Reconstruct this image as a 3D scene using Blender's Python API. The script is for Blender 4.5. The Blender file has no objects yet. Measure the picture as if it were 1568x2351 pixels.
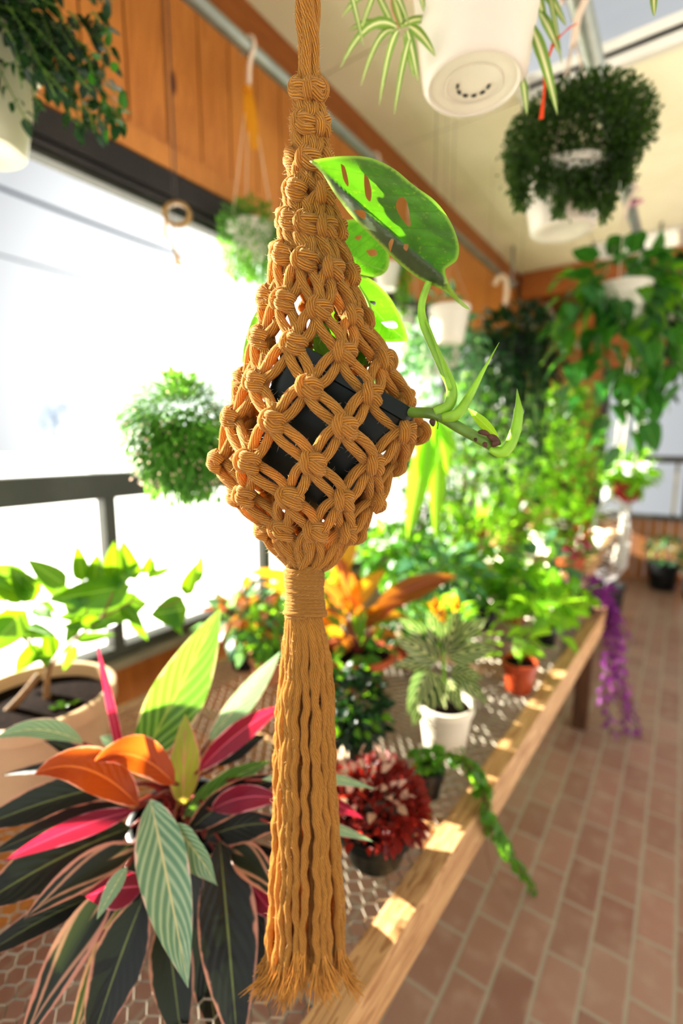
import bpy, math, random
from mathutils import Vector as V, Matrix, noise
from mathutils.geometry import delaunay_2d_cdt
PI=math.pi
rs=random.Random(7)
sc=bpy.context.scene
col=sc.collection
# ------------------------------------------------------------ camera
F=1108.; CX,CY=784.,1175.5
CAM=V((0,0,1.5))
_p=math.atan2(CY-1015,F); _y=math.atan((1575-CX)/F*math.cos(_p))
FW=V((-math.sin(_y)*math.cos(_p),math.cos(_y)*math.cos(_p),-math.sin(_p)))
RT=V((math.cos(_y),math.sin(_y),0)); UP=RT.cross(FW)
cd=bpy.data.cameras.new('camera'); cam=bpy.data.objects.new('camera',cd); col.objects.link(cam)
cam.matrix_world=Matrix(((RT.x,UP.x,-FW.x,CAM.x),(RT.y,UP.y,-FW.y,CAM.y),(RT.z,UP.z,-FW.z,CAM.z),(0,0,0,1)))
cd.sensor_fit='VERTICAL'; cd.sensor_height=36; cd.sensor_width=24; cd.lens=36*F/2351; cd.clip_start=.02; cd.clip_end=300
cd.dof.use_dof=True; cd.dof.focus_distance=.45; cd.dof.aperture_fstop=2.0
sc.camera=cam
def ray(x,y): return FW+RT*((x-CX)/F)-UP*((y-CY)/F)
def at(x,y,D): return CAM+ray(x,y)*D
def onz(x,y,z): d=ray(x,y); return CAM+d*((z-CAM.z)/d.z)
def onx(x,y,q): d=ray(x,y); return CAM+d*((q-CAM.x)/d.x)
def ony(x,y,q): d=ray(x,y); return CAM+d*((q-CAM.y)/d.y)
# ------------------------------------------------------------ materials
def lin(c):
    if isinstance(c,str):
        c=c.lstrip('#'); c=[int(c[i:i+2],16)/255 for i in (0,2,4)]
    return tuple((x/12.92 if x<=.04045 else ((x+.055)/1.055)**2.4) for x in c)+(1,)
class NT:
    def __init__(s,name):
        s.m=bpy.data.materials.new(name); s.m.use_nodes=True; s.t=s.m.node_tree; s.t.nodes.clear()
        s.out=s.t.nodes.new('ShaderNodeOutputMaterial')
    def n(s,typ,ins={},**k):
        o=s.t.nodes.new('ShaderNode'+typ)
        for a,b in k.items(): setattr(o,a,b)
        for a,b in ins.items(): s.set(o.inputs[a],b)
        return o
    def set(s,i,b):
        if isinstance(b,bpy.types.NodeSocket): s.t.links.new(b,i)
        elif isinstance(b,bpy.types.Node): s.t.links.new(b.outputs[0],i)
        else: i.default_value=b
    def math(s,op,a,b=0,c=None,clamp=False):
        o=s.t.nodes.new('ShaderNodeMath'); o.operation=op; o.use_clamp=clamp
        s.set(o.inputs[0],a); s.set(o.inputs[1],b)
        if c is not None: s.set(o.inputs[2],c)
        return o.outputs[0]
    def mix(s,f,a,b,mode='MIX'):
        o=s.t.nodes.new('ShaderNodeMix'); o.data_type='RGBA'; o.blend_type=mode
        s.set(o.inputs[0],f); s.set(o.inputs[6],a); s.set(o.inputs[7],b); return o.outputs[2]
    def step(s,x,lo,hi):
        o=s.t.nodes.new('ShaderNodeMapRange'); o.interpolation_type='SMOOTHSTEP'
        s.set(o.inputs[0],x); s.set(o.inputs[1],lo); s.set(o.inputs[2],hi); return o.outputs[0]
    def bump(s,h,st=.3,d=.002):
        return s.n('Bump',{'Strength':st,'Distance':d,'Height':h}).outputs[0]
    def pr(s,**k):
        o=s.t.nodes.new('ShaderNodeBsdfPrincipled')
        for a,b in k.items(): s.set(o.inputs[a.replace('_',' ')],b)
        return o.outputs[0]
    def fin(s,sh): s.t.links.new(sh,s.out.inputs[0]); return s.m
def plain(name,c,rough=.5,trans=0,var=.12,metal=0,bump=0,scale=8,spec=.5):
    t=NT(name); tc=t.n('TexCoord').outputs['Object']
    nz=t.n('TexNoise',{'Vector':tc,'Scale':scale,'Detail':4.}).outputs[0]
    c=lin(c); d=tuple(x*(1-var*2.2) for x in c[:3])+(1,)
    cc=t.mix(t.step(nz,.3,.7),d,c)
    kw=dict(Base_Color=cc,Roughness=rough,Metallic=metal,Specular_IOR_Level=spec)
    if bump: kw['Normal']=t.bump(nz,bump)
    s=t.pr(**kw)
    if trans:
        tr=t.n('BsdfTranslucent',{'Color':c}).outputs[0]
        s=t.n('MixShader',{0:trans,1:s,2:tr}).outputs[0]
    return t.fin(s)
def leafmat(name,c1,c2,tc,rough=.27,trans=.45,rib=None,ribw=.03,stripe=None,edge=None,under=None):
    t=NT(name); uv=t.n('UVMap').outputs[0]; sp=t.n('SeparateXYZ',{0:uv}); u,v=sp.outputs[0],sp.outputs[1]
    rn=t.n('Attribute',attribute_name='rnd').outputs['Fac']
    a=t.math('ABSOLUTE',t.math('SUBTRACT',u,.5))
    nz=t.n('TexNoise',{'Vector':t.n('TexCoord').outputs['Object'],'Scale':25.,'Detail':3.}).outputs[0]
    b=t.mix(t.math('ADD',t.math('MULTIPLY',rn,.7),t.math('MULTIPLY',nz,.3)),lin(c1),lin(c2))
    if stripe:
        sc_,fr,sl,th=stripe
        w=t.math('SINE',t.math('MULTIPLY',t.math('SUBTRACT',t.math('MULTIPLY',v,fr),t.math('MULTIPLY',a,sl)),2*PI))
        w=t.math('ADD',w,t.math('MULTIPLY',nz,.6))
        b=t.mix(t.step(w,th,th+.5),b,lin(sc_))
    else:
        w=t.math('SINE',t.math('MULTIPLY',t.math('SUBTRACT',t.math('MULTIPLY',v,9.),t.math('MULTIPLY',a,6.)),2*PI))
        b=t.mix(t.math('MULTIPLY',t.step(w,.75,1.),.25),b,lin(c2))
    if edge:
        ec,ew=edge
        b=t.mix(t.step(t.math('ADD',a,t.math('MULTIPLY',t.math('SUBTRACT',nz,.5),.3)),.5-ew,.5-ew+.05),b,lin(ec))
    if rib: b=t.mix(t.step(a,ribw,ribw*.4),b,lin(rib))
    tcol=t.mix(.35,lin(tc),b)
    if under:
        bf=t.n('NewGeometry').outputs['Backfacing']
        b=t.mix(bf,b,lin(under))
    bp=t.bump(t.math('SUBTRACT',w,t.math('MULTIPLY',t.step(a,.04,0.),2.)),.25,.001)
    s=t.pr(Base_Color=b,Roughness=rough,Normal=bp)
    tr=t.n('BsdfTranslucent',{'Color':tcol}).outputs[0]
    return t.fin(t.n('MixShader',{0:trans,1:s,2:tr}).outputs[0])
def woodmat(name,c1,c2,axis='Z',sc_=1.,rough=.45,knots=True,c3=None,grain=.8):
    t=NT(name); tc=t.n('TexCoord').outputs['Object']
    s={'X':(1.2,14,14),'Y':(14,1.2,14),'Z':(14,14,1.2)}[axis]
    mp=t.n('Mapping',{0:tc,3:tuple(x*sc_ for x in s)}).outputs[0]
    nz=t.n('TexNoise',{'Vector':mp,'Scale':1.,'Detail':5.,'Distortion':.6}).outputs[0]
    w=t.math('FRACT',t.math('MULTIPLY',nz,7.))
    b=t.mix(t.math('MULTIPLY',t.step(w,.1,.95),grain),lin(c1),lin(c2))
    big=t.n('TexNoise',{'Vector':tc,'Scale':2.2,'Detail':2.}).outputs[0]
    b=t.mix(t.math('MULTIPLY',t.step(big,.35,.7),.5),b,lin(c3 or c2))
    if knots:
        k=t.n('TexVoronoi',{'Vector':t.n('Mapping',{0:tc,3:{'X':(1,3,3),'Y':(3,1.,3),'Z':(3,3,1.)}[axis]}).outputs[0],'Scale':1.8}).outputs['Distance']
        b=t.mix(t.step(k,.10,.04),b,lin('#5a2a10'))
    return t.fin(t.pr(Base_Color=b,Roughness=rough,Normal=t.bump(w,.12,.002)))
def cordmat():
    t=NT('cotton_cord'); uv=t.n('UVMap').outputs[0]; sp=t.n('SeparateXYZ',{0:uv}); u,v=sp.outputs[0],sp.outputs[1]
    nz=t.n('TexNoise',{'Vector':uv,'Scale':1.6,'Detail':3.}).outputs[0]
    tw=t.math('ADD',t.math('MULTIPLY',u,13.),t.math('MULTIPLY',v,1.25))
    w=t.math('SINE',t.math('MULTIPLY',t.math('ADD',tw,t.math('MULTIPLY',nz,1.6)),2*PI))
    w2=t.math('SINE',t.math('MULTIPLY',t.math('ADD',t.math('ADD',t.math('MULTIPLY',u,29.),t.math('MULTIPLY',v,2.6)),nz),2*PI))
    h=t.math('ADD',t.math('MULTIPLY',w,.6),t.math('MULTIPLY',w2,.4))
    b=t.mix(t.step(h,-.9,.5),lin('#7a4f1c'),lin('#dfa850'))
    n3=t.n('TexNoise',{'Vector':t.n('TexCoord').outputs['Object'],'Scale':60.,'Detail':2.}).outputs[0]
    b=t.mix(t.math('MULTIPLY',t.step(n3,.4,.7),.2),b,lin('#dca551'))
    s=t.pr(Base_Color=b,Roughness=.85,Normal=t.bump(h,.75,.0012),Sheen_Weight=.5,Sheen_Roughness=.4,Sheen_Tint=lin('#ffe0a8'),Specular_IOR_Level=.2)
    tr=t.n('BsdfTranslucent',{'Color':lin('#f0a52a')}).outputs[0]
    return t.fin(t.n('MixShader',{0:.3,1:s,2:tr}).outputs[0])
M={}
M['cord']=cordmat()
M['fray']=plain('frayed_cotton','#cf9848',.9,trans=.2,var=.15,scale=60)
M['fuzz']=plain('cotton_fuzz','#f4dcae',.8,trans=.5,var=.05)
M['wall_wood']=woodmat('orange_pine_boards','#c07e38','#a46424','Z',1.2,c3='#cd9048',grain=.6)
M['trim_wood']=woodmat('orange_pine_trim','#96571f','#7d4414','Y',1.,c3='#a56527',grain=.6)
M['beam_wood']=woodmat('orange_pine_beam','#a0602a','#86481a','X',1.,c3='#ae6e2e',grain=.6)
M['table_wood']=woodmat('weathered_pine_rail','#c6a376','#94683c','Y',2.2,rough=.6,knots=False,c3='#b58f60',grain=.85)
M['post_wood']=woodmat('brown_post','#6d4a2c','#4a301b','Z',1.5,rough=.7,knots=False)
M['cedar']=woodmat('cedar_wainscot','#b97e52','#9c6238','Z',1.4,c3='#c58d62',grain=.5)
M['frame']=plain('dark_aluminium_frame','#4b4d44',.45,var=.1,metal=.3)
M['frame_dark']=plain('dark_header','#2b2624',.5,var=.15)
M['sill']=plain('pale_sill','#8d8470',.5,var=.1)
M['pipe']=plain('galvanised_pipe','#9fa59b',.4,metal=.55,var=.1)
M['white_pl']=plain('white_plastic','#dedacb',.35,trans=.12,var=.03)
M['white_strap']=plain('white_strap','#eeddc8',.5,trans=.2,var=.04)
M['beige_pl']=plain('beige_plastic','#c9cbb0',.35,trans=.12,var=.05)
M['dark_pot']=plain('dark_green_plastic','#101c16',.38,var=.1,spec=.3)
M['black_pot']=plain('black_plastic','#15181a',.4,var=.1)
M['terra']=plain('terracotta','#b4552a',.6,var=.12,bump=.1)
M['terra_pl']=plain('terracotta_plastic','#a34624',.4,var=.1)
M['terra_pk']=plain('pale_terracotta','#c98b68',.6,var=.1)
M['tan_pot']=plain('tan_plastic','#d6b591',.5,var=.06,trans=.1)
M['cream_pot']=plain('cream_plastic','#e9e3d3',.45,trans=.15,var=.03)
M['soil']=plain('potting_soil','#22150e',.95,var=.35,bump=.8,scale=90,spec=.05)
M['yellow']=plain('yellow_tag','#e8a81c',.45,trans=.4,var=.05)
M['orange_rib']=plain('orange_ribbon','#e0522a',.45,trans=.4,var=.05)
M['pink_rib']=plain('pink_ribbon','#e3b0bb',.5,trans=.3,var=.05)
M['red_pot']=plain('red_pot','#c03a3c',.4,trans=.2,var=.1)
M['white_cord']=plain('white_cotton','#dcd8cc',.8,var=.05)
M['wire']=plain('dark_wire','#453a34',.5)
M['cable']=plain('power_cable','#1f2a3c',.7)
M['tape']=plain('amber_tape','#b3935f',.3,trans=.2)
M['mesh_wire']=plain('galvanised_mesh','#a8a294',.38,metal=.5,var=.15)
M['green_stem']=plain('green_stem','#a2d648',.32,trans=.25,var=.15,scale=30)
M['dkgreen_stem']=plain('olive_stem','#6a8f38',.4,var=.2,scale=30)
M['bark']=plain('tan_bark','#8a6a45',.7,var=.2,bump=.4,scale=40)
M['brown']=plain('brown_sheath','#5f4030',.7,var=.3,scale=60,bump=.5)
M['red_stem']=plain('red_stem','#8e3b33',.4,trans=.2)
M['purple_stem']=plain('purple_stem','#6d5148',.6)
M['snow']=plain('snowy_ground','#f4f4f2',.8,var=.02)
M['house']=plain('pale_house','#fafafa',.8,var=.04)
M['roof']=plain('grey_roof','#e6eaf0',.8,var=.05)
M['tree_far']=plain('blue_grey_tree','#b4bfce',.9,var=.1)
M['grey']=plain('grey_metal','#7b8088',.4,metal=.4)
def ceilmat():
    t=NT('ceiling_panel'); tc=t.n('TexCoord').outputs['Object']
    nz=t.n('TexNoise',{'Vector':tc,'Scale':120.,'Detail':3.}).outputs[0]
    n2=t.n('TexNoise',{'Vector':tc,'Scale':1.5,'Detail':3.}).outputs[0]
    b=t.mix(t.step(n2,.3,.7),lin('#dcd6b6'),lin('#ece6ca'))
    return t.fin(t.pr(Base_Color=b,Roughness=.9,Normal=t.bump(nz,.2,.002)))
M['ceil']=ceilmat()
def brickmat():
    t=NT('brick_pavers'); tc=t.n('TexCoord').outputs['Object']
    mp=t.n('Mapping',{0:tc,2:(0,0,PI/2),1:(0.03,0.005,0)}).outputs[0]
    ns=t.n('TexNoise',{'Vector':tc,'Scale':9.,'Detail':2.}).outputs['Color']
    v=t.n('VectorMath',{0:mp,1:t.n('VectorMath',{0:t.n('VectorMath',{0:ns,1:(.5,.5,.5)},operation='SUBTRACT').outputs[0],3:.008},operation='SCALE').outputs[0]},operation='ADD').outputs[0]
    br=t.n('TexBrick',{'Vector':v,'Color1':lin('#ab877a'),'Color2':lin('#967064'),'Mortar':lin('#aaa294'),'Scale':1.,'Mortar Size':.006,'Mortar Smooth':.3,'Bias':0.,'Brick Width':.205,'Row Height':.105},offset=.5)
    n2=t.n('TexNoise',{'Vector':tc,'Scale':14.,'Detail':5.}).outputs[0]
    n3=t.n('TexNoise',{'Vector':tc,'Scale':1.3,'Detail':3.}).outputs[0]
    b=t.mix(t.math('MULTIPLY',t.step(n2,.45,.75),.4),br.outputs[0],lin('#baa596'))
    b=t.mix(t.math('MULTIPLY',t.step(n3,.4,.7),.35),b,lin('#ada093'))
    h=t.math('SUBTRACT',t.math('MULTIPLY',n2,.3),br.outputs[1])
    return t.fin(t.pr(Base_Color=b,Roughness=t.math('ADD',t.math('MULTIPLY',n2,.3),.2),Normal=t.bump(h,.4,.004)))
M['brick']=brickmat()
def glassmat():
    t=NT('window_glass')
    g=t.n('BsdfGlossy',{'Color':(1,1,1,1),'Roughness':.02}).outputs[0]
    tr=t.n('BsdfTransparent',{'Color':(.97,.98,.98,1)}).outputs[0]
    fr=t.n('LayerWeight',{'Blend':.08}).outputs['Fresnel']
    return t.fin(t.n('MixShader',{0:t.math('MULTIPLY',fr,.5),1:tr,2:g}).outputs[0])
M['glass']=glassmat()
M['clear']=plain('clear_plastic','#e8e8ea',.1,trans=.3,var=.02)
# leaves
M['monstera']=leafmat('monstera_leaf','#4e9c1c','#2f7a12','#8fd41c',rough=.3,trans=.5,rib='#5f8a3a',ribw=.008)
M['l_green']=leafmat('mid_green_leaf','#529626','#2f6e18','#a4d62a',trans=.5,rib='#9cc96a')
M['l_shrub']=leafmat('shrub_leaf','#3f8a1a','#2c6c12','#a8c81c',rough=.25,trans=.38,rib='#8fc050')
M['l_lime']=leafmat('lime_leaf','#8ecf30','#5fae22','#c6f03a',trans=.55,rib='#d0ea90')
M['l_dark']=leafmat('dark_leaf','#15391d','#0c2414','#3a7a1c',rough=.3,trans=.25)
M['l_blue']=leafmat('bluish_leaf','#5d8f74','#3c7558','#a6d878',rough=.3,trans=.45)
M['l_mid']=leafmat('glossy_mid_leaf','#246a26','#154a1a','#6db828',rough=.3,trans=.4,rib='#6aa050')
M['l_moss']=leafmat('moss_leaf','#34550f','#152b06','#5f8a16',rough=.5,trans=.4)
M['l_ball']=leafmat('ball_leaf','#5c9c3a','#3a7c26','#9ccf50',rough=.45,trans=.45)
M['l_pink']=leafmat('pink_tip','#e2b6b0','#d9c9a0','#f0d0c0',rough=.4,trans=.5)
M['l_spider']=leafmat('spider_leaf','#6f9a3c','#557f2c','#b8d070',rough=.35,trans=.45,rib='#f0edc0',ribw=.2)
M['l_red']=leafmat('red_fittonia_leaf','#8a2c24','#421512','#e2442c',rough=.3,trans=.4)
M['l_purple']=leafmat('purple_leaf','#8c2f8e','#5a2260','#d050d8',rough=.35,trans=.4)
M['l_magenta']=leafmat('magenta_flower','#e0408f','#c02a7a','#ff60b0',rough=.5,trans=.4)
M['l_orange']=leafmat('orange_flower','#f07a2a','#e05a20','#ff9a40',rough=.5,trans=.4)
M['l_amber']=leafmat('amber_croton_leaf','#d99a1e','#8a5a1c','#ffc030',rough=.3,trans=.5,rib='#f0c050')
M['l_bronze']=leafmat('bronze_croton_leaf','#7a3a28','#a3562a','#f0a030',rough=.28,trans=.4,rib='#d88a3a')
M['l_zebra']=leafmat('zebra_leaf','#1f4a20','#123316','#6aa030',rough=.3,trans=.3,rib='#cfcf96',ribw=.03,stripe=('#d8dc9c',5.,4.,.45))
M['s_green']=leafmat('triostar_green','#3f6b3c','#2a5238','#8fbf2a',rough=.22,trans=.4,rib='#9aa860',stripe=('#7aa05a',7.,6.,.5),edge=('#e8c8b0',.05),under='#8a2a48')
M['s_pale']=leafmat('triostar_pale','#5f8c72','#7ba585','#b0cf90',rough=.15,trans=.3,rib='#d2d3a2',ribw=.035,stripe=('#a5c0a0',9.,6.,.3),edge=('#e6c6bc',.04),under='#a03a58')
M['s_dark']=leafmat('triostar_dark','#070e09','#0d1810','#2c3a16',rough=.42,trans=.12,rib='#6f7a44',ribw=.025,edge=('#c08a74',.07),under='#3a0f22')
M['s_cream']=leafmat('triostar_cream','#0f1a12','#1a281a','#5a6a30',rough=.4,trans=.2,stripe=('#b98c74',1.3,-2.2,.85),edge=('#c98f7c',.13),under='#6a1c38')
M['s_pink']=leafmat('triostar_underside','#8e1c42','#4c1028','#ff3a5a',rough=.3,trans=.4,rib='#e0708a',edge=('#f0b4c0',.05))
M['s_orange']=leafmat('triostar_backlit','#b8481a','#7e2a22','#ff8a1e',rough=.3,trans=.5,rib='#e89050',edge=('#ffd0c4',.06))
M['s_mixed']=leafmat('triostar_mixed','#d0707a','#7fae3a','#e8d050',rough=.3,trans=.55,rib='#e890a0',stripe=('#8fb83a',4.,5.,.1),edge=('#f08a9a',.06))
# ------------------------------------------------------------ mesh builder
class MB:
    def __init__(s): s.v=[];s.f=[];s.u=[];s.r=[]
    def quadgrid(s,rows,uvs,rnd=0.,cap=False):
        n0=len(s.v); w=len(rows[0])
        for a,b in zip(rows,uvs):
            s.v.extend(a); s.u.extend(b)
        s.r.extend([rnd]*(w*len(rows)))
        for i in range(len(rows)-1):
            for j in range(w-1):
                q=n0+i*w+j; s.f.append((q,q+1,q+w+1,q+w))
        return n0,w
    def tube(s,P,r,sides=8,us=None,rnd=0.,cap=True):
        P=[V(p) for p in P]; n=len(P)
        if not hasattr(r,'__len__'): r=[r]*n
        d=(P[1]-P[0]).normalized(); a=d.orthogonal().normalized()
        rows=[];uvs=[];L=0
        for i in range(n):
            t=(P[min(i+1,n-1)]-P[max(i-1,0)]); t=t.normalized() if t.length>1e-9 else d
            a=(a-t*a.dot(t)); a=a.normalized() if a.length>1e-9 else t.orthogonal().normalized()
            b=t.cross(a)
            if i: L+=(P[i]-P[i-1]).length
            vv=L/((us or max(r))*2)
            rows.append([P[i]+(a*math.cos(k*2*PI/sides)+b*math.sin(k*2*PI/sides))*r[i] for k in range(sides+1)])
            uvs.append([(k/sides,vv) for k in range(sides+1)])
        n0,w=s.quadgrid(rows,uvs,rnd)
        if cap:
            s.f.append(tuple(n0+k for k in range(sides))[::-1]); s.f.append(tuple(n0+(n-1)*w+k for k in range(sides)))
    def box(s,c,h,rot=None,rnd=0.,rz=0):
        c=V(c); R=rot or Matrix.Rotation(rz,3,'Z')
        n0=len(s.v)
        for x in(-1,1):
            for y in(-1,1):
                for z in(-1,1):
                    s.v.append(c+R@V((x*h[0],y*h[1],z*h[2]))); s.u.append(((x+1)/2,(z+1)/2)); s.r.append(rnd)
        for q in((0,1,3,2),(4,6,7,5),(0,4,5,1),(2,3,7,6),(0,2,6,4),(1,5,7,3)): s.f.append(tuple(n0+i for i in q))
    def bar(s,a,b,w,h):
        a,b=V(a),V(b); d=(b-a); y=d.normalized(); up=V((0,0,1)) if abs(y.z)<.9 else V((1,0,0))
        x=y.cross(up).normalized(); z=x.cross(y)
        s.box((a+b)/2,(w/2,d.length/2,h/2),rot=Matrix((x,y,z)).transposed())
    def lathe(s,prof,c,n=32,ax=None,closed=False,rfun=None,rnd=0.):
        c=V(c); R=V((0,0,1)).rotation_difference(V(ax)).to_matrix() if ax else Matrix.Identity(3)
        rows=[];uvs=[]
        for i,(r,z) in enumerate(prof):
            row=[]
            for k in range(n+1):
                th=k*2*PI/n; rr=r*(rfun(th,z) if rfun else 1)
                row.append(c+R@V((rr*math.cos(th),rr*math.sin(th),z)))
            rows.append(row); uvs.append([(k/n,i/len(prof)) for k in range(n+1)])
        s.quadgrid(rows,uvs,rnd)
    def leafcore(s,P,S,N,W,shape,fold=.2,wave=0,m=1,rnd=0.,flip=False):
        n=len(P)-1; pf=PROF[shape]; ph=rnd*9
        if flip: S=[-q for q in S]
        rows=[];uvs=[]
        for i in range(n+1):
            t=i/n; w=W/2*max(pf(t),.02); row=[];uu=[]
            for j in range(-m,m+1):
                q=j/m; e=wave*W*abs(q)*math.sin(t*14+ph+q*1.5)
                row.append(P[i]+S[i]*(w*q*math.cos(fold*abs(q)))+N[i]*(w*abs(q)*math.sin(fold)+e)); uu.append((.5+q/2,t))
            rows.append(row);uvs.append(uu)
        s.quadgrid(rows,uvs,rnd)
    def leaf(s,b,d,nr,L,W,shape='ovate',bend=.6,fold=.25,n=5,m=1,rnd=None,wave=0):
        d=V(d).normalized(); nr=V(nr); sd=d.cross(nr)
        sd=sd.normalized() if sd.length>1e-6 else d.orthogonal().normalized()
        nr=sd.cross(d); P=[V(b)];S=[sd];N=[nr]
        for i in range(n):
            a=bend*(i+.5)/n; dd=d*math.cos(a)-nr*math.sin(a)
            P.append(P[-1]+dd*(L/n)); a=bend*(i+1)/n; S.append(sd); N.append(nr*math.cos(a)+d*math.sin(a))
        s.leafcore(P,S,N,W,shape,fold,wave,m,rs.random() if rnd is None else rnd)
    def leafpx(s,b,t,D0,D1,w,shape='lance',roll=0.,sag=0.,fold=.25,n=10,m=2,rnd=None,wave=.0,mid=None):
        A=at(b[0],b[1],D0);B=at(t[0],t[1],D1)
        ax=(B-A); vw=((A+B)/2-CAM).normalized(); sd=ax.cross(vw).normalized(); nr=sd.cross(ax).normalized()
        if nr.dot(vw)>0: nr=-nr
        L=ax.length
        Mq=at(mid[0],mid[1],(D0+D1)/2) if mid else (A+B)/2
        Mq=Mq+V((0,0,1))*sag*L
        W=w*(D0+D1)/2/F; P=[];S=[];N=[]
        c=2*Mq-(A+B)/2
        for i in range(n+1):
            q=i/n; p=A*(1-q)**2+c*2*q*(1-q)+B*q*q; tg=((c-A)*(1-q)+(B-c)*q).normalized()
            s1=tg.cross(vw).normalized(); n1=s1.cross(tg)
            if n1.dot(vw)>0: n1=-n1
            cr,sr=math.cos(roll),math.sin(roll)
            P.append(p);S.append(s1*cr+n1*sr);N.append(n1*cr-s1*sr)
        s.leafcore(P,S,N,W,shape,fold,wave,m,rs.random() if rnd is None else rnd,True)
    def build(s,name,mat,parent=None,smooth=True,kind=None):
        me=bpy.data.meshes.new(name); me.from_pydata([tuple(x) for x in s.v],[],s.f)
        uvl=me.uv_layers.new(name='UVMap')
        buf=[0.]*(2*len(me.loops)); vi=[0]*len(me.loops); me.loops.foreach_get('vertex_index',vi)
        for i,k in enumerate(vi): buf[2*i],buf[2*i+1]=s.u[k]
        uvl.data.foreach_set('uv',buf)
        at_=me.attributes.new('rnd','FLOAT','POINT'); at_.data.foreach_set('value',s.r)
        if smooth: me.polygons.foreach_set('use_smooth',[True]*len(me.polygons))
        me.materials.append(M[mat] if isinstance(mat,str) else mat); me.update()
        o=bpy.data.objects.new(name,me); col.objects.link(o)
        if parent:
            o.parent=parent
            # vertices are in world space: shift into the parent's frame
            if parent.type=='EMPTY' or True:
                o.matrix_parent_inverse=parent.matrix_world.inverted() if parent.type!='MESH' else Matrix.Identity(4)
        if kind: o['kind']=kind
        return o
PROF={'lance':lambda t:math.sin(PI*min(t,1)**.8)**.9 if t<1 else 0,
 'ovate':lambda t:max(0,math.sin(PI*min(1,t)**.62))**.85,
 'heart':lambda t:(min(1,.55+t*3)*max(0,1-t**1.9)**.8) if t<1 else 0,
 'round':lambda t:max(0,math.sin(PI*(.04+.92*t)))**.6,
 'strap':lambda t:min(1,.5+t*2)*max(0,1-t**2.5)**.7,
 'tube':lambda t:1.}
def empty(name,loc,label=None,cat=None,group=None,kind=None):
    o=bpy.data.objects.new(name,None); o.empty_display_size=.05; col.objects.link(o); o.location=loc
    o.matrix_world=Matrix.Translation(V(loc))
    return tag(o,label,cat,group,kind)
def tag(o,label=None,cat=None,group=None,kind=None):
    if label:o['label']=label
    if cat:o['category']=cat
    if group:o['group']=group
    if kind:o['kind']=kind
    return o
def rv(s=1.): return V((rs.uniform(-s,s),rs.uniform(-s,s),rs.uniform(-s,s)))
def catmull(pts,k=6):
    pts=[V(p) for p in pts]; q=[pts[0]*2-pts[1]]+pts+[pts[-1]*2-pts[-2]]; out=[]
    for i in range(1,len(q)-2):
        a,b,c,d=q[i-1],q[i],q[i+1],q[i+2]
        for j in range(k):
            t=j/k; out.append(.5*((2*b)+(c-a)*t+(2*a-5*b+4*c-d)*t*t+(3*b-a-3*c+d)*t**3))
    out.append(pts[-1]); return out
def stru(mb,name,mat,smooth=False): o=mb.build(name,mat,None,smooth); o['kind']='structure'; return o
# ============================================================ SETTING
XW=-1.6; ZC=3.25; YE=6.1
m=MB(); m.box((1.2,2.4,-.05),(2.9,4.,.05)); stru(m,'floor','brick')
# ceiling : panels with seams, openings for two skylights
m=MB(); xs=[XW-.1,-.82,.0,.82,1.64,2.46,3.3,4.1]; ys=[-1.6,-.86,-.12,.62,1.36,2.08,2.8,3.54,4.28,5.02,5.45,YE]
SK=[((-.82,1.64),(1.36,2.8)),((-.82,2.46),(5.02,5.45))]
for i in range(len(xs)-1):
    for j in range(len(ys)-1):
        cx,cy=(xs[i]+xs[i+1])/2,(ys[j]+ys[j+1])/2
        if any(a[0]<cx<a[1] and b[0]<cy<b[1] for a,b in SK): continue
        m.box((cx,cy,ZC+.02),((xs[i+1]-xs[i])/2-.004,(ys[j+1]-ys[j])/2-.004,.02))
m.box((1.2,2.25,ZC+.06),(0.001,.001,.001))
stru(m,'ceiling','ceil')
m=MB()
for x in xs[1:-1]: m.box((x,-.3,ZC+.03),(.02,1.66,.012)); m.box((x,3.9,ZC+.03),(.02,1.1,.012))
for y in ys[1:-1]: m.box((-1.26,y,ZC+.03),(.44,.02,.012))
for y in ys[6:10]: m.box((1.6,y,ZC+.03),(2.5,.02,.012))
stru(m,'trim_1','sill')
for k,(a,b) in enumerate(SK):
    w=empty('window_%d'%(k+5),((a[0]+a[1])/2,(b[0]+b[1])/2,ZC),kind='structure')
    m=MB()
    for x in a: m.box((x,(b[0]+b[1])/2,ZC+.03),(.02,(b[1]-b[0])/2+.02,.06))
    for y in b: m.box(((a[0]+a[1])/2,y,ZC+.03),((a[1]-a[0])/2,.02,.06))
    if k==1: m.box((-.17,5.235,ZC+.03),(.03,.21,.05)); m.box((.82,5.235,ZC+.03),(.03,.21,.05))
    m.build('frame','white_pl',w,False)
    m=MB(); m.box(((a[0]+a[1])/2,(b[0]+b[1])/2,ZC+.1),((a[1]-a[0])/2,(b[1]-b[0])/2,.003)); m.build('pane','glass',w,False)
# left wall upper boards
m=MB(); y=-1.2
while y<YE:
    w=.15; m.box((XW-.03,y+w/2,2.88),(.02,w/2-.0035,.38),rnd=rs.random()); y+=w
m.box((XW-.07,2.4,2.88),(.02,3.7,.4)); m.box((XW-.07,2.4,.33),(.05,3.7,.38))
stru(m,'wall_left','wall_wood')
m=MB(); m.box((XW+.0,2.4,3.18),(.018,3.7,.07)); stru(m,'trim_2','trim_wood')
m=MB(); m.box((XW+.01,2.4,2.475),(.045,3.7,.035)); m.box((XW-.0,2.4,2.53),(.015,3.7,.02)); stru(m,'trim_3','wall_wood')
m=MB(); m.box((XW+.0,2.4,2.385),(.05,3.7,.052)); m.box((XW+.035,2.4,2.37),(.03,3.7,.02)); stru(m,'trim_4','frame_dark')
m=MB(); m.box((XW+.0,2.4,.735),(.07,3.7,.012)); stru(m,'trim_5','sill')
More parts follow.
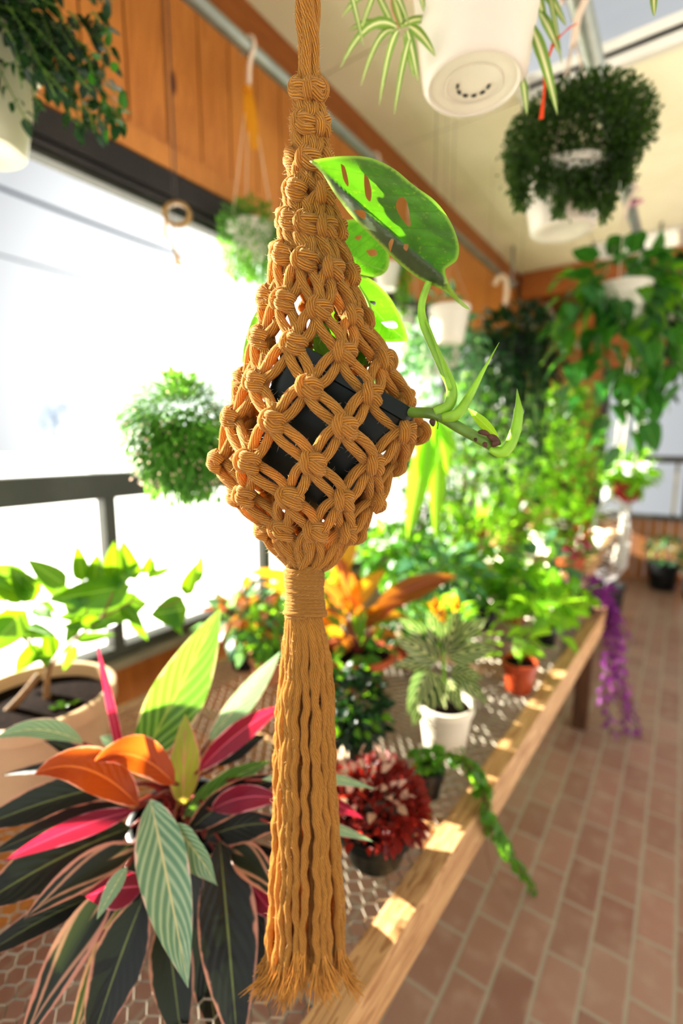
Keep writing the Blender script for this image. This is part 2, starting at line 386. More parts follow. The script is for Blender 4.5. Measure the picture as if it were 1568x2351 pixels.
# left windows
def lwin(n,y0,y1,mull):
    w=empty('window_%d'%n,(XW,(y0+y1)/2,1.5),kind='structure')
    m=MB(); yc,hy=(y0+y1)/2,(y1-y0)/2
    m.box((XW,yc,2.325),(.025,hy,.012)); m.box((XW,yc,1.355),(.035,hy,.042)); m.box((XW,yc,.765),(.03,hy,.02))
    for yy in (y0+.02,y1-.02): m.box((XW-.002,yy,1.54),(.028,.024,.79))
    m.build('frame','frame',w,False)
    for yy in mull:
        m=MB(); m.box((XW+.004,yy,1.045),(.024,.02,.27)); m.build('mullion','frame',w,False)
    m=MB(); m.box((XW-.015,yc,1.86),(.003,hy-.03,.47)); m.build('pane','glass',w,False)
    m=MB(); m.box((XW-.015,yc,1.04),(.003,hy-.03,.28)); m.build('pane','glass',w,False)
lwin(1,-1.3,2.5,[-.6,.12,.87,1.62]); lwin(2,2.5,3.7,[3.1]); lwin(3,3.7,6.05,[4.4,5.2])
# end wall
m=MB(); m.box((-1.2,YE+.05,1.6),(.42,.04,1.65)); m.box((1.7,YE+.05,2.75),(2.5,.04,.5))
y=-.8; stru(m,'wall_end','beam_wood')
m=MB(); x=-.76
while x<3.8: m.box((x+.05,YE+.03,.34),(.047,.03,.34),rnd=rs.random()); x+=.1
stru(m,'trim_6','cedar')
m=MB(); m.box((1.5,YE,.71),(2.3,.06,.02)); stru(m,'trim_7','frame')
w=empty('window_4',(.8,YE,1.5),kind='structure')
m=MB()
for x in (-.76,.05,.85,1.65,2.5): m.box((x,YE+.02,1.48),(.035 if x<-.5 else .025,.03,.77))
m.box((.9,YE+.02,1.32),(1.7,.035,.035)); m.box((.9,YE+.02,2.25),(1.7,.035,.03)); m.build('frame','frame_dark',w,False)
m=MB()
for x in (-.4,-.0,.45): m.box((x-.05,YE+.03,1.0),(.014,.02,.3))
m.build('mullion','sill',w,False)
m=MB(); m.box((.9,YE+.04,1.48),(1.65,.003,.76)); m.build('pane','glass',w,False)
# roof beam crossing the room and post
m=MB(); m.box((1.,5.53,3.12),(2.55,.07,.125)); b=stru(m,'trim_8','beam_wood')
m=MB(); m.box((-.95,5.75,2.62),(.65,.05,.12)); m.box((-1.45,5.7,1.6),(.07,.07,1.5)); m.bar((-1.0,5.6,2.55),(-.75,5.55,3.0),.1,.1); stru(m,'trim_9','beam_wood')
# ============================================================ OUTSIDE
m=MB(); m.box((-42,10,-.4),(40,60,.1)); stru(m,'ground','snow')
def house(c,w,d,h,rh,lab):
    h0=empty('house',(c[0],c[1],-.3),lab,'house','far pale houses outside the window')
    m=MB(); m.box((c[0],c[1],-.3+h/2),(w/2,d/2,h/2)); m.build('wall','house',h0,False)
    m=MB(); x,y=c; z=-.3+h
    v=[(x-w/2-.3,y-d/2-.3,z),(x+w/2+.3,y-d/2-.3,z),(x-w/2-.3,y+d/2+.3,z),(x+w/2+.3,y+d/2+.3,z),(x,y-d/2-.3,z+rh),(x,y+d/2+.3,z+rh)]
    m.v=[V(q) for q in v]; m.u=[(0,0)]*6; m.r=[0.]*6; m.f=[(0,2,5,4),(1,4,5,3),(0,4,1),(2,3,5),(0,1,3,2)]; m.build('roof','roof',h0,False)
    for k in range(3):
        m=MB(); m.box((x+w/2+.02,y-d/3+k*d/3,-.3+h*.55),(.03,.5,.6)); m.build('window','house',h0,False)
house((-46,9),9,10,1.9,1.1,'pale house with a grey pitched roof seen through the lower left pane')
house((-50,30),9,12,2.2,1.2,'pale house with a grey pitched roof, farther along beyond the window mullion')
def bare(c,h,lab):
    t=empty('bare_tree',(c[0],c[1],-.3),lab,'tree'); m=MB()
    m.tube([(c[0],c[1],-.3),(c[0]+.1,c[1],h*.5),(c[0],c[1]+.1,h)],[.22,.13,.03],6); m.build('trunk','tree_far',t)
    m=MB()
    for k in range(60):
        z=rs.uniform(.3,1)*h; a=rs.uniform(0,2*PI); L=(h-z)*.5+.7
        p=V((c[0],c[1],z)); q=p+V((math.cos(a)*L,math.sin(a)*L,L*.7)); m.tube([p,(p+q)/2+rv(.15),q],[.06,.035,.01],4)
        for _ in range(3): m.tube([(p+q)/2,q+rv(.5)],[.03,.01],3)
    m.build('branch','tree_far',t)
bare((-26,.5),4.2,'blurred blue grey bare tree outside at the left edge'); bare((-34,15.5),3.6,'blurred bare tree outside left of the green ball plant')
for k,(a,b,r) in enumerate([((-300,312),(760,705),.05),((-300,500),(760,775),.022)]):
    p,q=onx(*a,-11) if 0 else at(*a,11),at(*b,14)
    m=MB(); m.tube([p+(q-p)*(i/12)+V((0,0,-.12*math.sin(PI*i/12))) for i in range(13)],r,6)
    o=m.build('power_line','cable'); tag(o,['thick upper utility cable crossing the sky outside the window','thin lower utility wire crossing the sky outside the window'][k],'cable')
# ============================================================ PIPES
def pipe(a,b,r,lab,fl):
    t=empty('hanging_rail',a,lab,'pipe'); m=MB(); m.tube([a,b],r,20); m.build('tube','pipe',t)
    for q in fl:
        m=MB(); m.lathe([(0,0),(r*1.7,0),(r*1.7,.02),(r,.03)],q,20); m.tube([q,V(q)+V((0,0,ZC-q[2]))],.012,8); m.build('ceiling_bracket','pipe',t)
pipe((-1.42,-.6,2.92),(-1.42,4.75,2.92),.025,'long galvanised pipe running under the ceiling along the boarded wall',[(-1.42,-.4,2.92),(-1.42,4.7,2.92)])
pipe((-.315,.2,2.6),(-.30,5.4,2.6),.026,'long galvanised pipe carrying the baskets at the right of the ceiling',[(-.313,.3,2.6),(-.305,4.9,2.6)])
# ============================================================ TABLE
ZT=.64
def table(y0,y1,xr0,xr1,xl,lab,legs):
    t=empty('greenhouse_bench',(xr0,y0,0),lab,'bench')
    a=V((xr0,y0,.60)); b=V((xr1,y1,.60))
    m=MB(); m.bar(a,b,.05,.11); m.build('front_rail','table_wood',t,False)
    m=MB(); m.bar((xl,y0,.605),(xl,y1,.605),.04,.09); m.build('rear_rail','table_wood',t,False)
    m=MB(); m.bar((xl,y0,.605),(xr0-.02,y0,.605),.045,.085); m.build('end_rail','table_wood',t,False)
    m=MB(); m.bar((xl,y1,.60),(xr1-.02,y1,.60),.045,.085); m.build('end_rail','table_wood',t,False)
    for f in (.3,.66):
        yy=y0+(y1-y0)*f; m=MB(); m.bar((xl,yy,.58),(xr0+(xr1-xr0)*f-.02,yy,.58),.04,.07); m.build('cross_rail','table_wood',t,False)
    for f in legs:
        for side in (0,1):
            yy=y0+(y1-y0)*f; x=xl+.05 if side else xr0+(xr1-xr0)*f-.05
            m=MB(); m.box((x,yy,.278),(.035,.035,.278)); m.build('leg','post_wood',t,False)
    m=MB(); p=.034; h=p*.62; j=0; yy=y0; r=.0013
    def seg(a,b):
        a=V(a);b=V(b);d=(b-a).normalized();s=V((-d.y,d.x,0))*r;u=V((0,0,r)); n0=len(m.v)
        for q in (a,b):
            for e in (s-u,u*1.2,-s-u): m.v.append(q+e); m.u.append((0,0)); m.r.append(0.)
        for k in range(3): m.f.append((n0+k,n0+(k+1)%3,n0+3+(k+1)%3,n0+3+k))
    while yy<y1:
        f=(yy-y0)/(y1-y0); xr=xr0+(xr1-xr0)*f-.015; x=xl+(p/2 if j%2 else 0)
        while x<xr:
            seg((x,yy,ZT+.012),(x,yy+h*.45,ZT+.012)); seg((x,yy+h*.45,ZT+.012),(x+p/2,yy+h,ZT+.012)); seg((x,yy+h*.45,ZT+.012),(x-p/2,yy+h,ZT+.012)); x+=p
        yy+=h; j+=1
    o=m.build('wire_mesh_top','mesh_wire',t,False,kind='stuff')
    return t
table(.17,2.80,-.376,-.285,-1.42,'long pine bench with chicken wire top running beside the window',[.03,.955])
table(3.35,5.3,-.5,-.5,-1.42,'second wooden bench with wire top standing at the far end of the room',[.06,.95])
ZP=ZT+.0135
# ============================================================ MACRAME
A0=at(720,1000,.5); hn=CAM-A0; hn.z=0; hn.normalize(); tx=V((0,0,1)).cross(hn); SP=.5/F
if tx.dot(RT)<0: tx=-tx
def mp(px,py,off=0.):
    d=ray(px,py); o=A0+hn*off; return CAM+d*((o-CAM).dot(hn)/d.dot(hn))
RM=.0050; RP=11.8
ROWS=[(205,708,15,20,0,.1),(285,712,21,10,0,.15),(365,710,29,-10,0,.15),(440,712,40,-5,0,.2),(515,715,54,-14,0,.25),(605,722,78,5,1,.35),(708,724,106,3,0,.25),
 (802,742,146,-5,1,.2),(893,743,184,-11,0,.12),(976,748,214,-12,1,.08),(1062,704,199,3,0,.02),(1143,703,158,8,1,.05),(1218,712,100,5,0,.05),(1300,700,34,0,1,0)]
def kn(r,u):
    y,cx,a,ph,h,sl=ROWS[r]; phi=math.radians(ph+45*u); X=cx+a*math.sin(phi)
    return phi,X,y+sl*(X-cx),a*SP*.82*math.cos(phi)
mac=empty('macrame_plant_hanger',mp(710,-200,0),'mustard cotton macrame plant hanger with diamond net and long frayed tassel','plant hanger')
def loc2(phi,X,Y,off,l):
    c,s_=math.cos(phi),math.sin(phi)
    return mp(X+(l[0]*c+l[2]*s_)*RP, Y-l[1]*RP, off+(l[2]*c-l[0]*s_)*RM)
fuzz=MB(); fr=random.Random(3)
def addfuzz(P,r,n):
    for _ in range(int(n*2)):
        i=fr.randrange(len(P)-1); p=P[i].lerp(P[i+1],fr.random()); d=V((fr.gauss(0,1),fr.gauss(0,1),fr.gauss(0,1))).normalized()
        if (p-A0).dot(hn)<-.03: continue
        a=p+d*r*.9; L=fr.uniform(.0012,.0048); e=a+d*L+V((fr.gauss(0,1),fr.gauss(0,1),fr.gauss(0,1)))*L*.35
        s=d.cross(hn); s=(s.normalized() if s.length>1e-6 else tx)*.00009; n0=len(fuzz.v)
        mm=(a+e)/2+V((0,0,fr.uniform(-.3,.3)*L))
        fuzz.v+= [a-s,a+s,mm+s*.8,mm-s*.8,e]; fuzz.u+=[(0,0)]*5; fuzz.r+=[0.]*5
        fuzz.f+= [(n0,n0+1,n0+2,n0+3),(n0+3,n0+2,n0+4)]
def knot(r,u,scale=1.):
    phi,X,Y,off=kn(r,u); m=MB(); sc_=scale
    j=lambda: fr.uniform(-.12,.12)
    for path in ([(-.1,1.7,.1),(-.95,1.35,1.05),(-1.3,.3,1.6),(-1.15,-.75,1.45),(-.5,-1.55,.4)],
                 [(-.6,.75,.4),(.25,1.0,1.45),(1.15,.85,1.4),(1.95,.35,.5),(2.1,-.2,-.2)],
                 [(-.7,.15,.8),(.1,-.45,1.75),(.85,-1.1,1.55),(1.6,-1.5,.7),(1.8,-1.7,-.1)],
                 [(-1.6,.1,-.1),(0,.0,.35),(1.6,-.1,-.1)]):
        P=catmull([loc2(phi,X,Y,off,(a*sc_+j(),b*sc_+j(),c*sc_)) for a,b,c in path],5)
        m.tube(P,RM*1.04,10,us=RM); addfuzz(P,RM,14)
    m.build('knot','cord',mac)
def arm(r,u0,u1):
    a=kn(r,u0); b=kn(r+1,u1)
    last=(r+1==len(ROWS)-1)
    m=MB()
    for sgn in (-1,1):
        pts=[]
        for t in (0.,.16,.34,.5,.66,.84,1.):
            phi=a[0]+(b[0]-a[0])*t; X=a[1]+(b[1]-a[1])*t; Y=a[2]+(b[2]-a[2])*t; off=a[3]+(b[3]-a[3])*t
            if abs(u1-u0)>0: # follow the bulge
                ra=ROWS[r][2]+(ROWS[r+1][2]-ROWS[r][2])*t; cx=ROWS[r][1]+(ROWS[r+1][1]-ROWS[r][1])*t
                X=.4*X+.6*(cx+ra*math.sin(phi)); off=max(off,ra*SP*.82*math.cos(phi)) if math.cos(phi)>0 else ra*SP*.82*math.cos(phi)
            dx,dy=b[1]-a[1],b[2]-a[2]; L=math.hypot(dx,dy) or 1
            k=(.55+.75*math.sin(PI*t))*(sgn)+.25*math.sin(2*PI*t)
            ox,oy=-dy/L*k,dx/L*k
            dz=.45*sgn*math.cos(PI*t)
            c,s_=math.cos(phi),math.sin(phi)
            pts.append(mp(X+ox*RP*(.45+.55*abs(c))+dz*s_*RP,Y+oy*RP,off+dz*c*RM-ox*s_*RM*.5))
        P=catmull(pts,4); m.tube(P,RM*fr.uniform(.92,1.02),10,us=RM); addfuzz(P,RM,22)
    m.build('net_cord','cord',mac)
NR=len(ROWS)
for r in range(NR-1):
    h=ROWS[r][4]
    if r<4: # narrow upper part: four knots to a row, turned by half a step each time
        for u in ([-4,-2,0,2] if r%2==0 else [-3,-1,1,3]):
            knot(r,u,.95)
            for du in ((-1,1) if r<3 else (-1,0,1)): arm(r,u,u+du)
        continue
    for k in range(-4,4):
        u=k+(.5 if h else 0)
        knot(r,u); arm(r,u,u-.5); arm(r,u,u+.5)
# neck cords
for k in range(6):
    a=k*2*PI/6; pts=[]
    for i in range(12):
        y=-150+i*32; rr=15+3*math.sin(i*1.1+k*2); an=a+.10*i+.25*math.sin(i*.9+k*1.7)
        pts.append(mp(704+i*.5+math.sin(an)*rr,y,math.cos(an)*rr*SP))
    P=catmull(pts,4); m=MB(); m.tube(P,RM*.98,10,us=RM); addfuzz(P,RM,60); m.build('neck_cord','cord',mac)
# wrap
m=MB(); pts=[]
nt=15
for i in range(nt*16+1):
    t=i/(nt*16); a=t*nt*2*PI; R_=40+1.5*math.sin(t*9)+(4 if t>.85 else 0)*math.sin((t-.85)/.15*PI)
    pts.append(mp(698+3*t+R_*math.sin(a),1304+t*112+1.5*math.sin(a*1.3),math.cos(a)*R_*SP*.95))
m.tube(pts,RM*.62,7,us=RM*.6); addfuzz(pts,RM*.6,500)
pts2=[mp(698+38*math.sin(a*.37+.4),1310+a*1.6,math.cos(a*.37+.4)*38*SP) for a in range(0,64)]
m.tube(pts2,RM*.6,7,us=RM*.6)
core=[mp(698,1290,0),mp(700,1430,0)]; m.tube(core,.0165,20,us=RM*.6)
m.build('wrapping','cord',mac)
# tassel
def env(y):
    K=[(1415,697,36),(1500,703,52),(1600,702,62),(1750,699,68),(1900,702,74),(2050,703,84),(2200,702,92),(2290,702,100)]
    for a,b in zip(K,K[1:]):
        if y<=b[0]:
            t=(y-a[0])/(b[0]-a[0]); return a[1]+(b[1]-a[1])*t,a[2]+(b[2]-a[2])*t
    return K[-1][1],K[-1][2]
N1=25
for k in range(N1+9):
    outer=k<N1; ang=(k*2*PI/N1 if outer else (k-N1)*2*PI/9+.3)+fr.uniform(-.08,.08); q=1. if outer else .52
    yend=fr.uniform(2175,2255); ph=fr.uniform(0,6); ph2=fr.uniform(0,6); lam=fr.uniform(38,62); pts=[]; y=1405
    while y<yend:
        cx,a=env(y); w=min(1,(y-1405)/180); wb=(2.6*math.sin(y/lam*2+ph)+1.6*math.sin(y/lam*5.1+ph2))*w
        an=ang+.05*math.sin(y/170+ph)*w
        pts.append(mp(cx+a*q*math.sin(an)*.93+wb,y,(a*q*.8*math.cos(an)+1.6*math.cos(y/lam*2.3+ph)*w)*SP)); y+=11
    m=MB(); m.tube(pts,[RM*fr.uniform(.80,.9)+RM*.05*math.sin(i*.8+ph) for i in range(len(pts))],9,us=RM); addfuzz(pts,RM*.85,90)
    tc=m.build('tassel_cord','cord',mac)
    m=MB(); e=pts[-1]; dr=(pts[-1]-pts[-3]).normalized()
    side=tx*(math.sin(ang)*.25+fr.uniform(-.15,.15))
    for _ in range(34):
        a2=fr.uniform(0,2*PI); rr=fr.uniform(.1,1); o=(tx*math.cos(a2)+hn*math.sin(a2))*rr
        L=fr.uniform(.026,.044); p0=e+o*RM*.7-dr*.006; pts3=[p0]
        for s in (.3,.6,1.): pts3.append(p0+dr*L*s+side*L*s*s+o*L*.24*s*s+V((fr.gauss(0,1),fr.gauss(0,1),fr.gauss(0,.5)))*.0016*s)
        m.tube(pts3,[.0012,.0010,.0008,.0003],4,us=.002,cap=False)
    fe=m.build('frayed_end','fray',tc); fe.matrix_parent_inverse=Matrix.Identity(4)
    tc2=tc
fuzz.build('fuzz','fuzz',mac,False,kind='stuff')
# ============================================================ MONSTERA IN SQUARE POT
mon=empty('potted_monstera',mp(700,1150,0),'monstera with split holed leaves in a dark green square pot inside the macrame net','potted plant')
tl=mp(652,768,.045); tr=mp(962,950,.045); ex=(tr-tl).normalized(); ez=(hn-ex*hn.dot(ex)).normalized(); ey=ez.cross(ex)
if ey.z>0: ey=-ey
Rr=Matrix.Rotation(.03,3,ey); ex=Rr@ex; ez=Rr@ez
W0=(tr-tl).length
c0=(tl+tr)/2-hn*W0*.42
def potring(w,h,rc=.12):
    o=[]; n=4; hw=w/2; rc*=w
    for cxs,cys,a0 in ((1,1,0),(-1,1,PI/2),(-1,-1,PI),(1,-1,1.5*PI)):
        for i in range(n+1):
            a=a0+i/n*PI/2; o.append(c0+ex*(cxs*(hw-rc)+rc*math.cos(a))+ez*(cys*(hw-rc)+rc*math.sin(a))+ey*h)
    return o+[o[0]]
W=W0
prof=[(W*.93,.002),(W*.96,0),(W,.001),(W,.014),(W*.955,.015),(W*.93,.022),(W*.88,.04),(W*.72,.125),(W*.68,.13),(W*.1,.131)]
rows=[potring(w,h) for w,h in prof]; m=MB(); m.quadgrid(rows,[[(j/20,i/9) for j in range(21)] for i in range(len(rows))])
m.build('pot','dark_pot',mon,True)
o=mon.children[-1]; 
mod=o.modifiers.new('e','EDGE_SPLIT'); mod.split_angle=.6
m=MB(); rows=[potring(W*.9,.02),potring(W*.45,.016),potring(W*.02,.014)]; m.quadgrid(rows,[[(j/20,0) for j in range(21)]]*3); m.build('soil','soil',mon)
def heroleaf(outline,holes,rib,D,depth,mat,par,step=9,nm='leaf',xf=None):
    # outline etc in photo pixels -> real sheet at distance D(+depth(x,y,signed dist to rib))
    sm=[]
    oc=[V((p[0],p[1],0)) for p in outline]; oc=catmull(oc+[oc[0]],5)[:-1]
    hs=[[ (q.x,q.y) for q in catmull([V((p[0],p[1],0)) for p in h+[h[0]]],4)[:-1]] for h in holes]
    loops=[[(q.x,q.y) for q in oc]]+hs
    pts=[];ed=[]
    for L in loops:
        n0=len(pts)
        for i,p in enumerate(L): pts.append(V(p)); ed.append((n0+i,n0+(i+1)%len(L)))
    def inside(x,y,L):
        c=False; j=len(L)-1
        for i in range(len(L)):
            if (L[i][1]>y)!=(L[j][1]>y) and x<(L[j][0]-L[i][0])*(y-L[i][1])/(L[j][1]-L[i][1])+L[i][0]: c=not c
            j=i
        return c
    x0=min(p[0] for p in loops[0]);x1=max(p[0] for p in loops[0]);y0=min(p[1] for p in loops[0]);y1=max(p[1] for p in loops[0])
    y=y0
    while y<y1:
        x=x0
        while x<x1:
            if inside(x,y,loops[0]) and not any(inside(x,y,h) for h in loops[1:]): pts.append(V((x,y)))
            x+=step
        y+=step
    ov,oe,of,_,_,_=delaunay_2d_cdt(pts,ed,[],0,1e-5)
    rb=[(p.x,p.y) for p in catmull([V((a,b,0)) for a,b in rib],6)]
    def rd(x,y):
        best=(1e9,0,0)
        for i in range(len(rb)-1):
            ax,ay=rb[i];bx,by=rb[i+1];dx,dy=bx-ax,by-ay;l2=dx*dx+dy*dy or 1e-9
            t=max(0,min(1,((x-ax)*dx+(y-ay)*dy)/l2)); ex_,ey_=x-ax-t*dx,y-ay-t*dy; d=math.hypot(ex_,ey_)
            if d<best[0]: best=(d,(i+t)/(len(rb)-1),1 if dx*ey_-dy*ex_>0 else -1)
        return best
    mb=MB()
    for p in ov:
        d,t,sg=rd(p.x,p.y); dd=D+depth(d*sg,t)
        mb.v.append(at(p.x,p.y,dd)); mb.u.append((.5+max(-.49,min(.49,sg*d/220)),t)); mb.r.append(min(1,min((p.x-q[0])**2+(p.y-q[1])**2 for q in loops[0])**.5/14))
    for f in of:
        cx=sum(ov[i].x for i in f)/len(f);cy=sum(ov[i].y for i in f)/len(f)
        if inside(cx,cy,loops[0]) and not any(inside(cx,cy,h) for h in loops[1:]): mb.f.append(tuple(f))
    return mb.build(nm,mat,par)
def monmat(name,c1,c2,ty,dark):
    t=NT(name); uv=t.n('UVMap').outputs[0]; sp=t.n('SeparateXYZ',{0:uv}); u,v=sp.outputs[0],sp.outputs[1]
    a=t.math('ABSOLUTE',t.math('SUBTRACT',u,.5)); tc=t.n('TexCoord').outputs['Object']
    nz=t.n('TexNoise',{'Vector':tc,'Scale':45.,'Detail':5.}).outputs[0]; n2=t.n('TexNoise',{'Vector':tc,'Scale':220.,'Detail':4.}).outputs[0]
    b=t.mix(t.step(nz,.35,.68),lin(c1),lin(c2))
    b=t.mix(t.math('MULTIPLY',t.step(n2,.58,.75),.35),b,lin(ty))
    ph=t.math('SUBTRACT',t.math('MULTIPLY',v,7.),t.math('MULTIPLY',a,4.5))
    w=t.math('SINE',t.math('MULTIPLY',ph,2*PI)); vein=t.step(w,.94,1.)
    b=t.mix(t.math('MULTIPLY',vein,.45),b,lin('#1f4a10'))
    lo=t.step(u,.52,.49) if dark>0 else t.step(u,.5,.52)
    if dark: b=t.mix(t.math('MULTIPLY',t.step(t.math('ADD',u,t.math('MULTIPLY',t.math('SUBTRACT',nz,.5),.08)),.475,.515),.93),b,t.mix(nz,lin('#59624a'),lin('#2c3a24')))  # lower half greyed and darkened: leaf dust plus shade painted into the colour
    b=t.mix(t.step(a,.01,.003),b,lin('#3a4a2a' if dark else '#79a84a'))
    ed=t.n('Attribute',attribute_name='rnd').outputs['Fac']
    b=t.mix(t.math('MULTIPLY',t.step(ed,.75,.2),.8),b,lin('#93b545'))
    s=t.pr(Base_Color=b,Roughness=.42,Normal=t.bump(t.math('ADD',w,t.math('MULTIPLY',nz,.8)),.35,.0012))
    tf=t.math('MULTIPLY_ADD',t.step(u,.52,.47),.34,.05) if dark else .42  # less translucency below the rib keeps the painted shade dark
    tr=t.n('BsdfTranslucent',{'Color':t.mix(.5,lin('#8ad010'),b)}).outputs[0]
    return t.fin(t.n('MixShader',{0:tf,1:s,2:tr}).outputs[0])
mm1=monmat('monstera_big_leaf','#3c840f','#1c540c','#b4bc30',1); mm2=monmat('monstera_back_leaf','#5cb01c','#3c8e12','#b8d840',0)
out1=[(710,370),(735,364),(790,358),(850,362),(905,388),(950,425),(1000,462),(1035,510),(1053,560),(1050,595),(1030,612),(1022,622),(1030,650),(1050,680),(1078,708),(1062,704),(1020,668),(965,642),(915,605),(880,570),(840,530),(800,488),(765,440),(738,396)]
holes1=[[(782,376),(792,384),(800,418),(798,428),(788,410)],[(836,400),(846,410),(853,440),(850,462),(840,452),(836,425)],[(912,458),(925,452),(936,470),(943,515),(935,518),(918,495),(909,475)],[(812,483),(836,484),(838,502),(826,498)],[(898,548),(904,550),(900,566),(896,578),(892,560)],[(928,560),(938,562),(934,576),(926,570)]]
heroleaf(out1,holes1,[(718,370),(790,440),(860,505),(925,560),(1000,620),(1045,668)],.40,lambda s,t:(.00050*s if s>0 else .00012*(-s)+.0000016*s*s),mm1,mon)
out2=[(778,508),(820,503),(858,516),(885,545),(893,580),(890,618),(862,636),(820,628),(780,620),(740,560)]
heroleaf(out2,[[(840,575),(860,572),(866,585),(850,588)],[(812,545),(830,540),(824,552)]],[(750,560),(800,585),(850,610),(885,622)],.56,lambda s,t:.0002*abs(s),mm2,mon)
out3=[(812,630),(850,640),(893,680),(920,730),(936,778),(925,784),(880,785),(840,770),(800,740),(775,680)]
heroleaf(out3,[[(875,740),(905,738),(912,752),(890,752)],[(845,690),(862,692),(860,702)]],[(790,650),(840,690),(890,745),(930,780)],.55,lambda s,t:.0002*abs(s),mm2,mon)
out4=[(604,704),(596,760),(578,800),(556,836),(560,790),(575,740),(590,712)]
heroleaf(out4,[],[(602,706),(580,770),(557,834)],.6,lambda s,t:.0002*abs(s),mm2,mon,6)
for (b,t_,D,w) in [((760,900),(730,700),.52,60),((740,860),(790,640),.54,70),((830,840),(858,760),.52,34),((700,620),(760,560),.57,40)]:
    m=MB(); m.leafpx(b,t_,D,D,w,'ovate',fold=.3); m.build('leaf',mm2,mon)
def stem(pts,r,mat,par,nm='stem',k=6,sides=10):
    P=catmull([at(*p) for p in pts],k)
    n=len(P); rr=[r[0]+(r[1]-r[0])*i/(n-1) for i in range(n)] if hasattr(r,'__len__') else r
    m=MB(); m.tube(P,rr,sides); return m.build(nm,mat,par)
stem([(985,645,.41),(968,700,.42),(975,750,.42),(1010,830,.42),(1036,890,.42),(1030,930,.425),(1000,948,.43)],(.0030,.0056),'green_stem',mon,'petiole')
stem([(978,735,.415),(1000,790,.412),(1020,850,.412),(1034,895,.414)],(.0008,.0022),'green_stem',mon,'petiole')
stem([(880,930,.47),(940,945,.45),(1000,952,.43),(1060,985,.425),(1128,1022,.42)],(.0050,.0047),'dkgreen_stem',mon,'stem')
m=MB(); m.tube(catmull([at(1015,960,.425),at(1050,950,.42),at(1080,905,.42),at(1110,850,.42),at(1146,786,.42)],6),[.0036,.0044,.0048,.0050,.0052,.0052,.005,.0048,.0046,.0044,.0041,.0038,.0035,.0032,.0029,.0026,.0023,.002,.0017,.0014,.0011,.0009,.0006,.0004,.0002],10); m.build('leaf_sheath','green_stem',mon)
m=MB(); P=catmull([at(1125,1030,.42),at(1155,1038,.416),at(1178,1005,.415),at(1190,950,.415),at(1187,892,.415)],6); m.tube(P,[.003+.002*math.sin(PI*(i/24)**.7)*(1) if i<20 else .003*(24-i)/5+.0002 for i in range(25)],10); m.build('leaf_sheath','green_stem',mon)
m=MB()
m_=m
for a,b,r in [((1098,992),(1125,1000),.0022),((1120,1000),(1148,1020),.003),((990,965),(995,978),.0026),((1110,1020),(1116,1026),.002),((1090,1010),(1093,1013),.0014),((1130,1024),(1146,1016),.003)]:
    m=MB(); m.tube(catmull([at(*a,.414),at((a[0]+b[0])/2,(a[1]+b[1])/2-3,.412),at(*b,.414)],3),[r*.5,r*.8,r,r*1.1,r,r*.8,r*.4],7); m.build('node_bark','brown',mon)
m=MB(); m.tube([at(1003,962,.42),at(1006,975,.42),at(1004,985,.42)],.0004,5)
m.build('root','brown',mon)
m=MB(); m.leafpx((1145,1005),(1075,938),.45,.52,26,'lance',fold=.5); m.build('leaf','l_lime',mon)
stem([(845,760,.5),(850,830,.49),(870,900,.47)],(.004,.005),'dkgreen_stem',mon); stem([(800,640,.53),(838,700,.51),(842,760,.5),(850,830,.49)],(.002,.004),'green_stem',mon)
stem([(855,745,.53),(848,700,.53),(822,655,.54)],.002,'green_stem',mon,'petiole')
# ============================================================ helpers for pots and plants
def potlathe(c,rb,rt,h,mat,par,rim=.012,n=40,ribs=0,soil=True,nm='pot',ax=None,lip=1.06):
    def rf(th,z):
        return 1+.018*abs(math.sin((th*1.+z*9)*ribs/2)) if ribs else 1
    pr=[(0,0),(rb*.55,0.002),(rb*.6,0),(rb*.93,0),(rb,h*.03),(rb+(rt-rb)*.45,h*.45),(rt*.99,h-rim*1.8),(rt*lip,h-rim*1.7),(rt*lip,h-.002),(rt*lip-.003,h),(rt*.95,h),(rt*.92,h-rim*2),(rt*.88,h*.7)]
    m=MB(); m.lathe(pr,c,n,rfun=rf if ribs else None)
    o=m.build(nm,mat,par); o.modifiers.new('e','EDGE_SPLIT').split_angle=.7
    if soil:
        m=MB(); m.lathe([(rt*.93,h*.86),(rt*.5,h*.885),(0,h*.89)],c,24); m.build('soil','soil',par)
    return o
def clump(mb,c,rad,n,L,W,shape='ovate',up=.2,droop=.6,shell=.5,hemi=-1.,fold=.3,ns=3,jit=.6,m=1):
    c=V(c)
    for _ in range(n):
        while True:
            d=V((rs.gauss(0,1),rs.gauss(0,1),rs.gauss(0,1))).normalized()
            if d.z>=hemi: break
        q=shell+(1-shell)*rs.random()**.6
        p=c+V((d.x*rad[0],d.y*rad[1],d.z*rad[2]))*q
        dr=(d+V((0,0,up))+rv(jit)).normalized(); nr=(V((0,0,1))+d*.5+rv(.5))
        l=L*rs.uniform(.7,1.25); mb.leaf(p,dr,nr,l,W*l/L,shape,droop*rs.uniform(.5,1.4),fold,ns,m)
def twigs(mb,c0,c,rad,n,r):
    c=V(c);c0=V(c0)
    for _ in range(n):
        d=rv(1).normalized(); q=c+V((d.x*rad[0],d.y*rad[1],d.z*rad[2]))*.8
        mb.tube([c0,(c0+q)/2+V((0,0,rad[2]*.25)),q],[r,r*.7,r*.3],5)
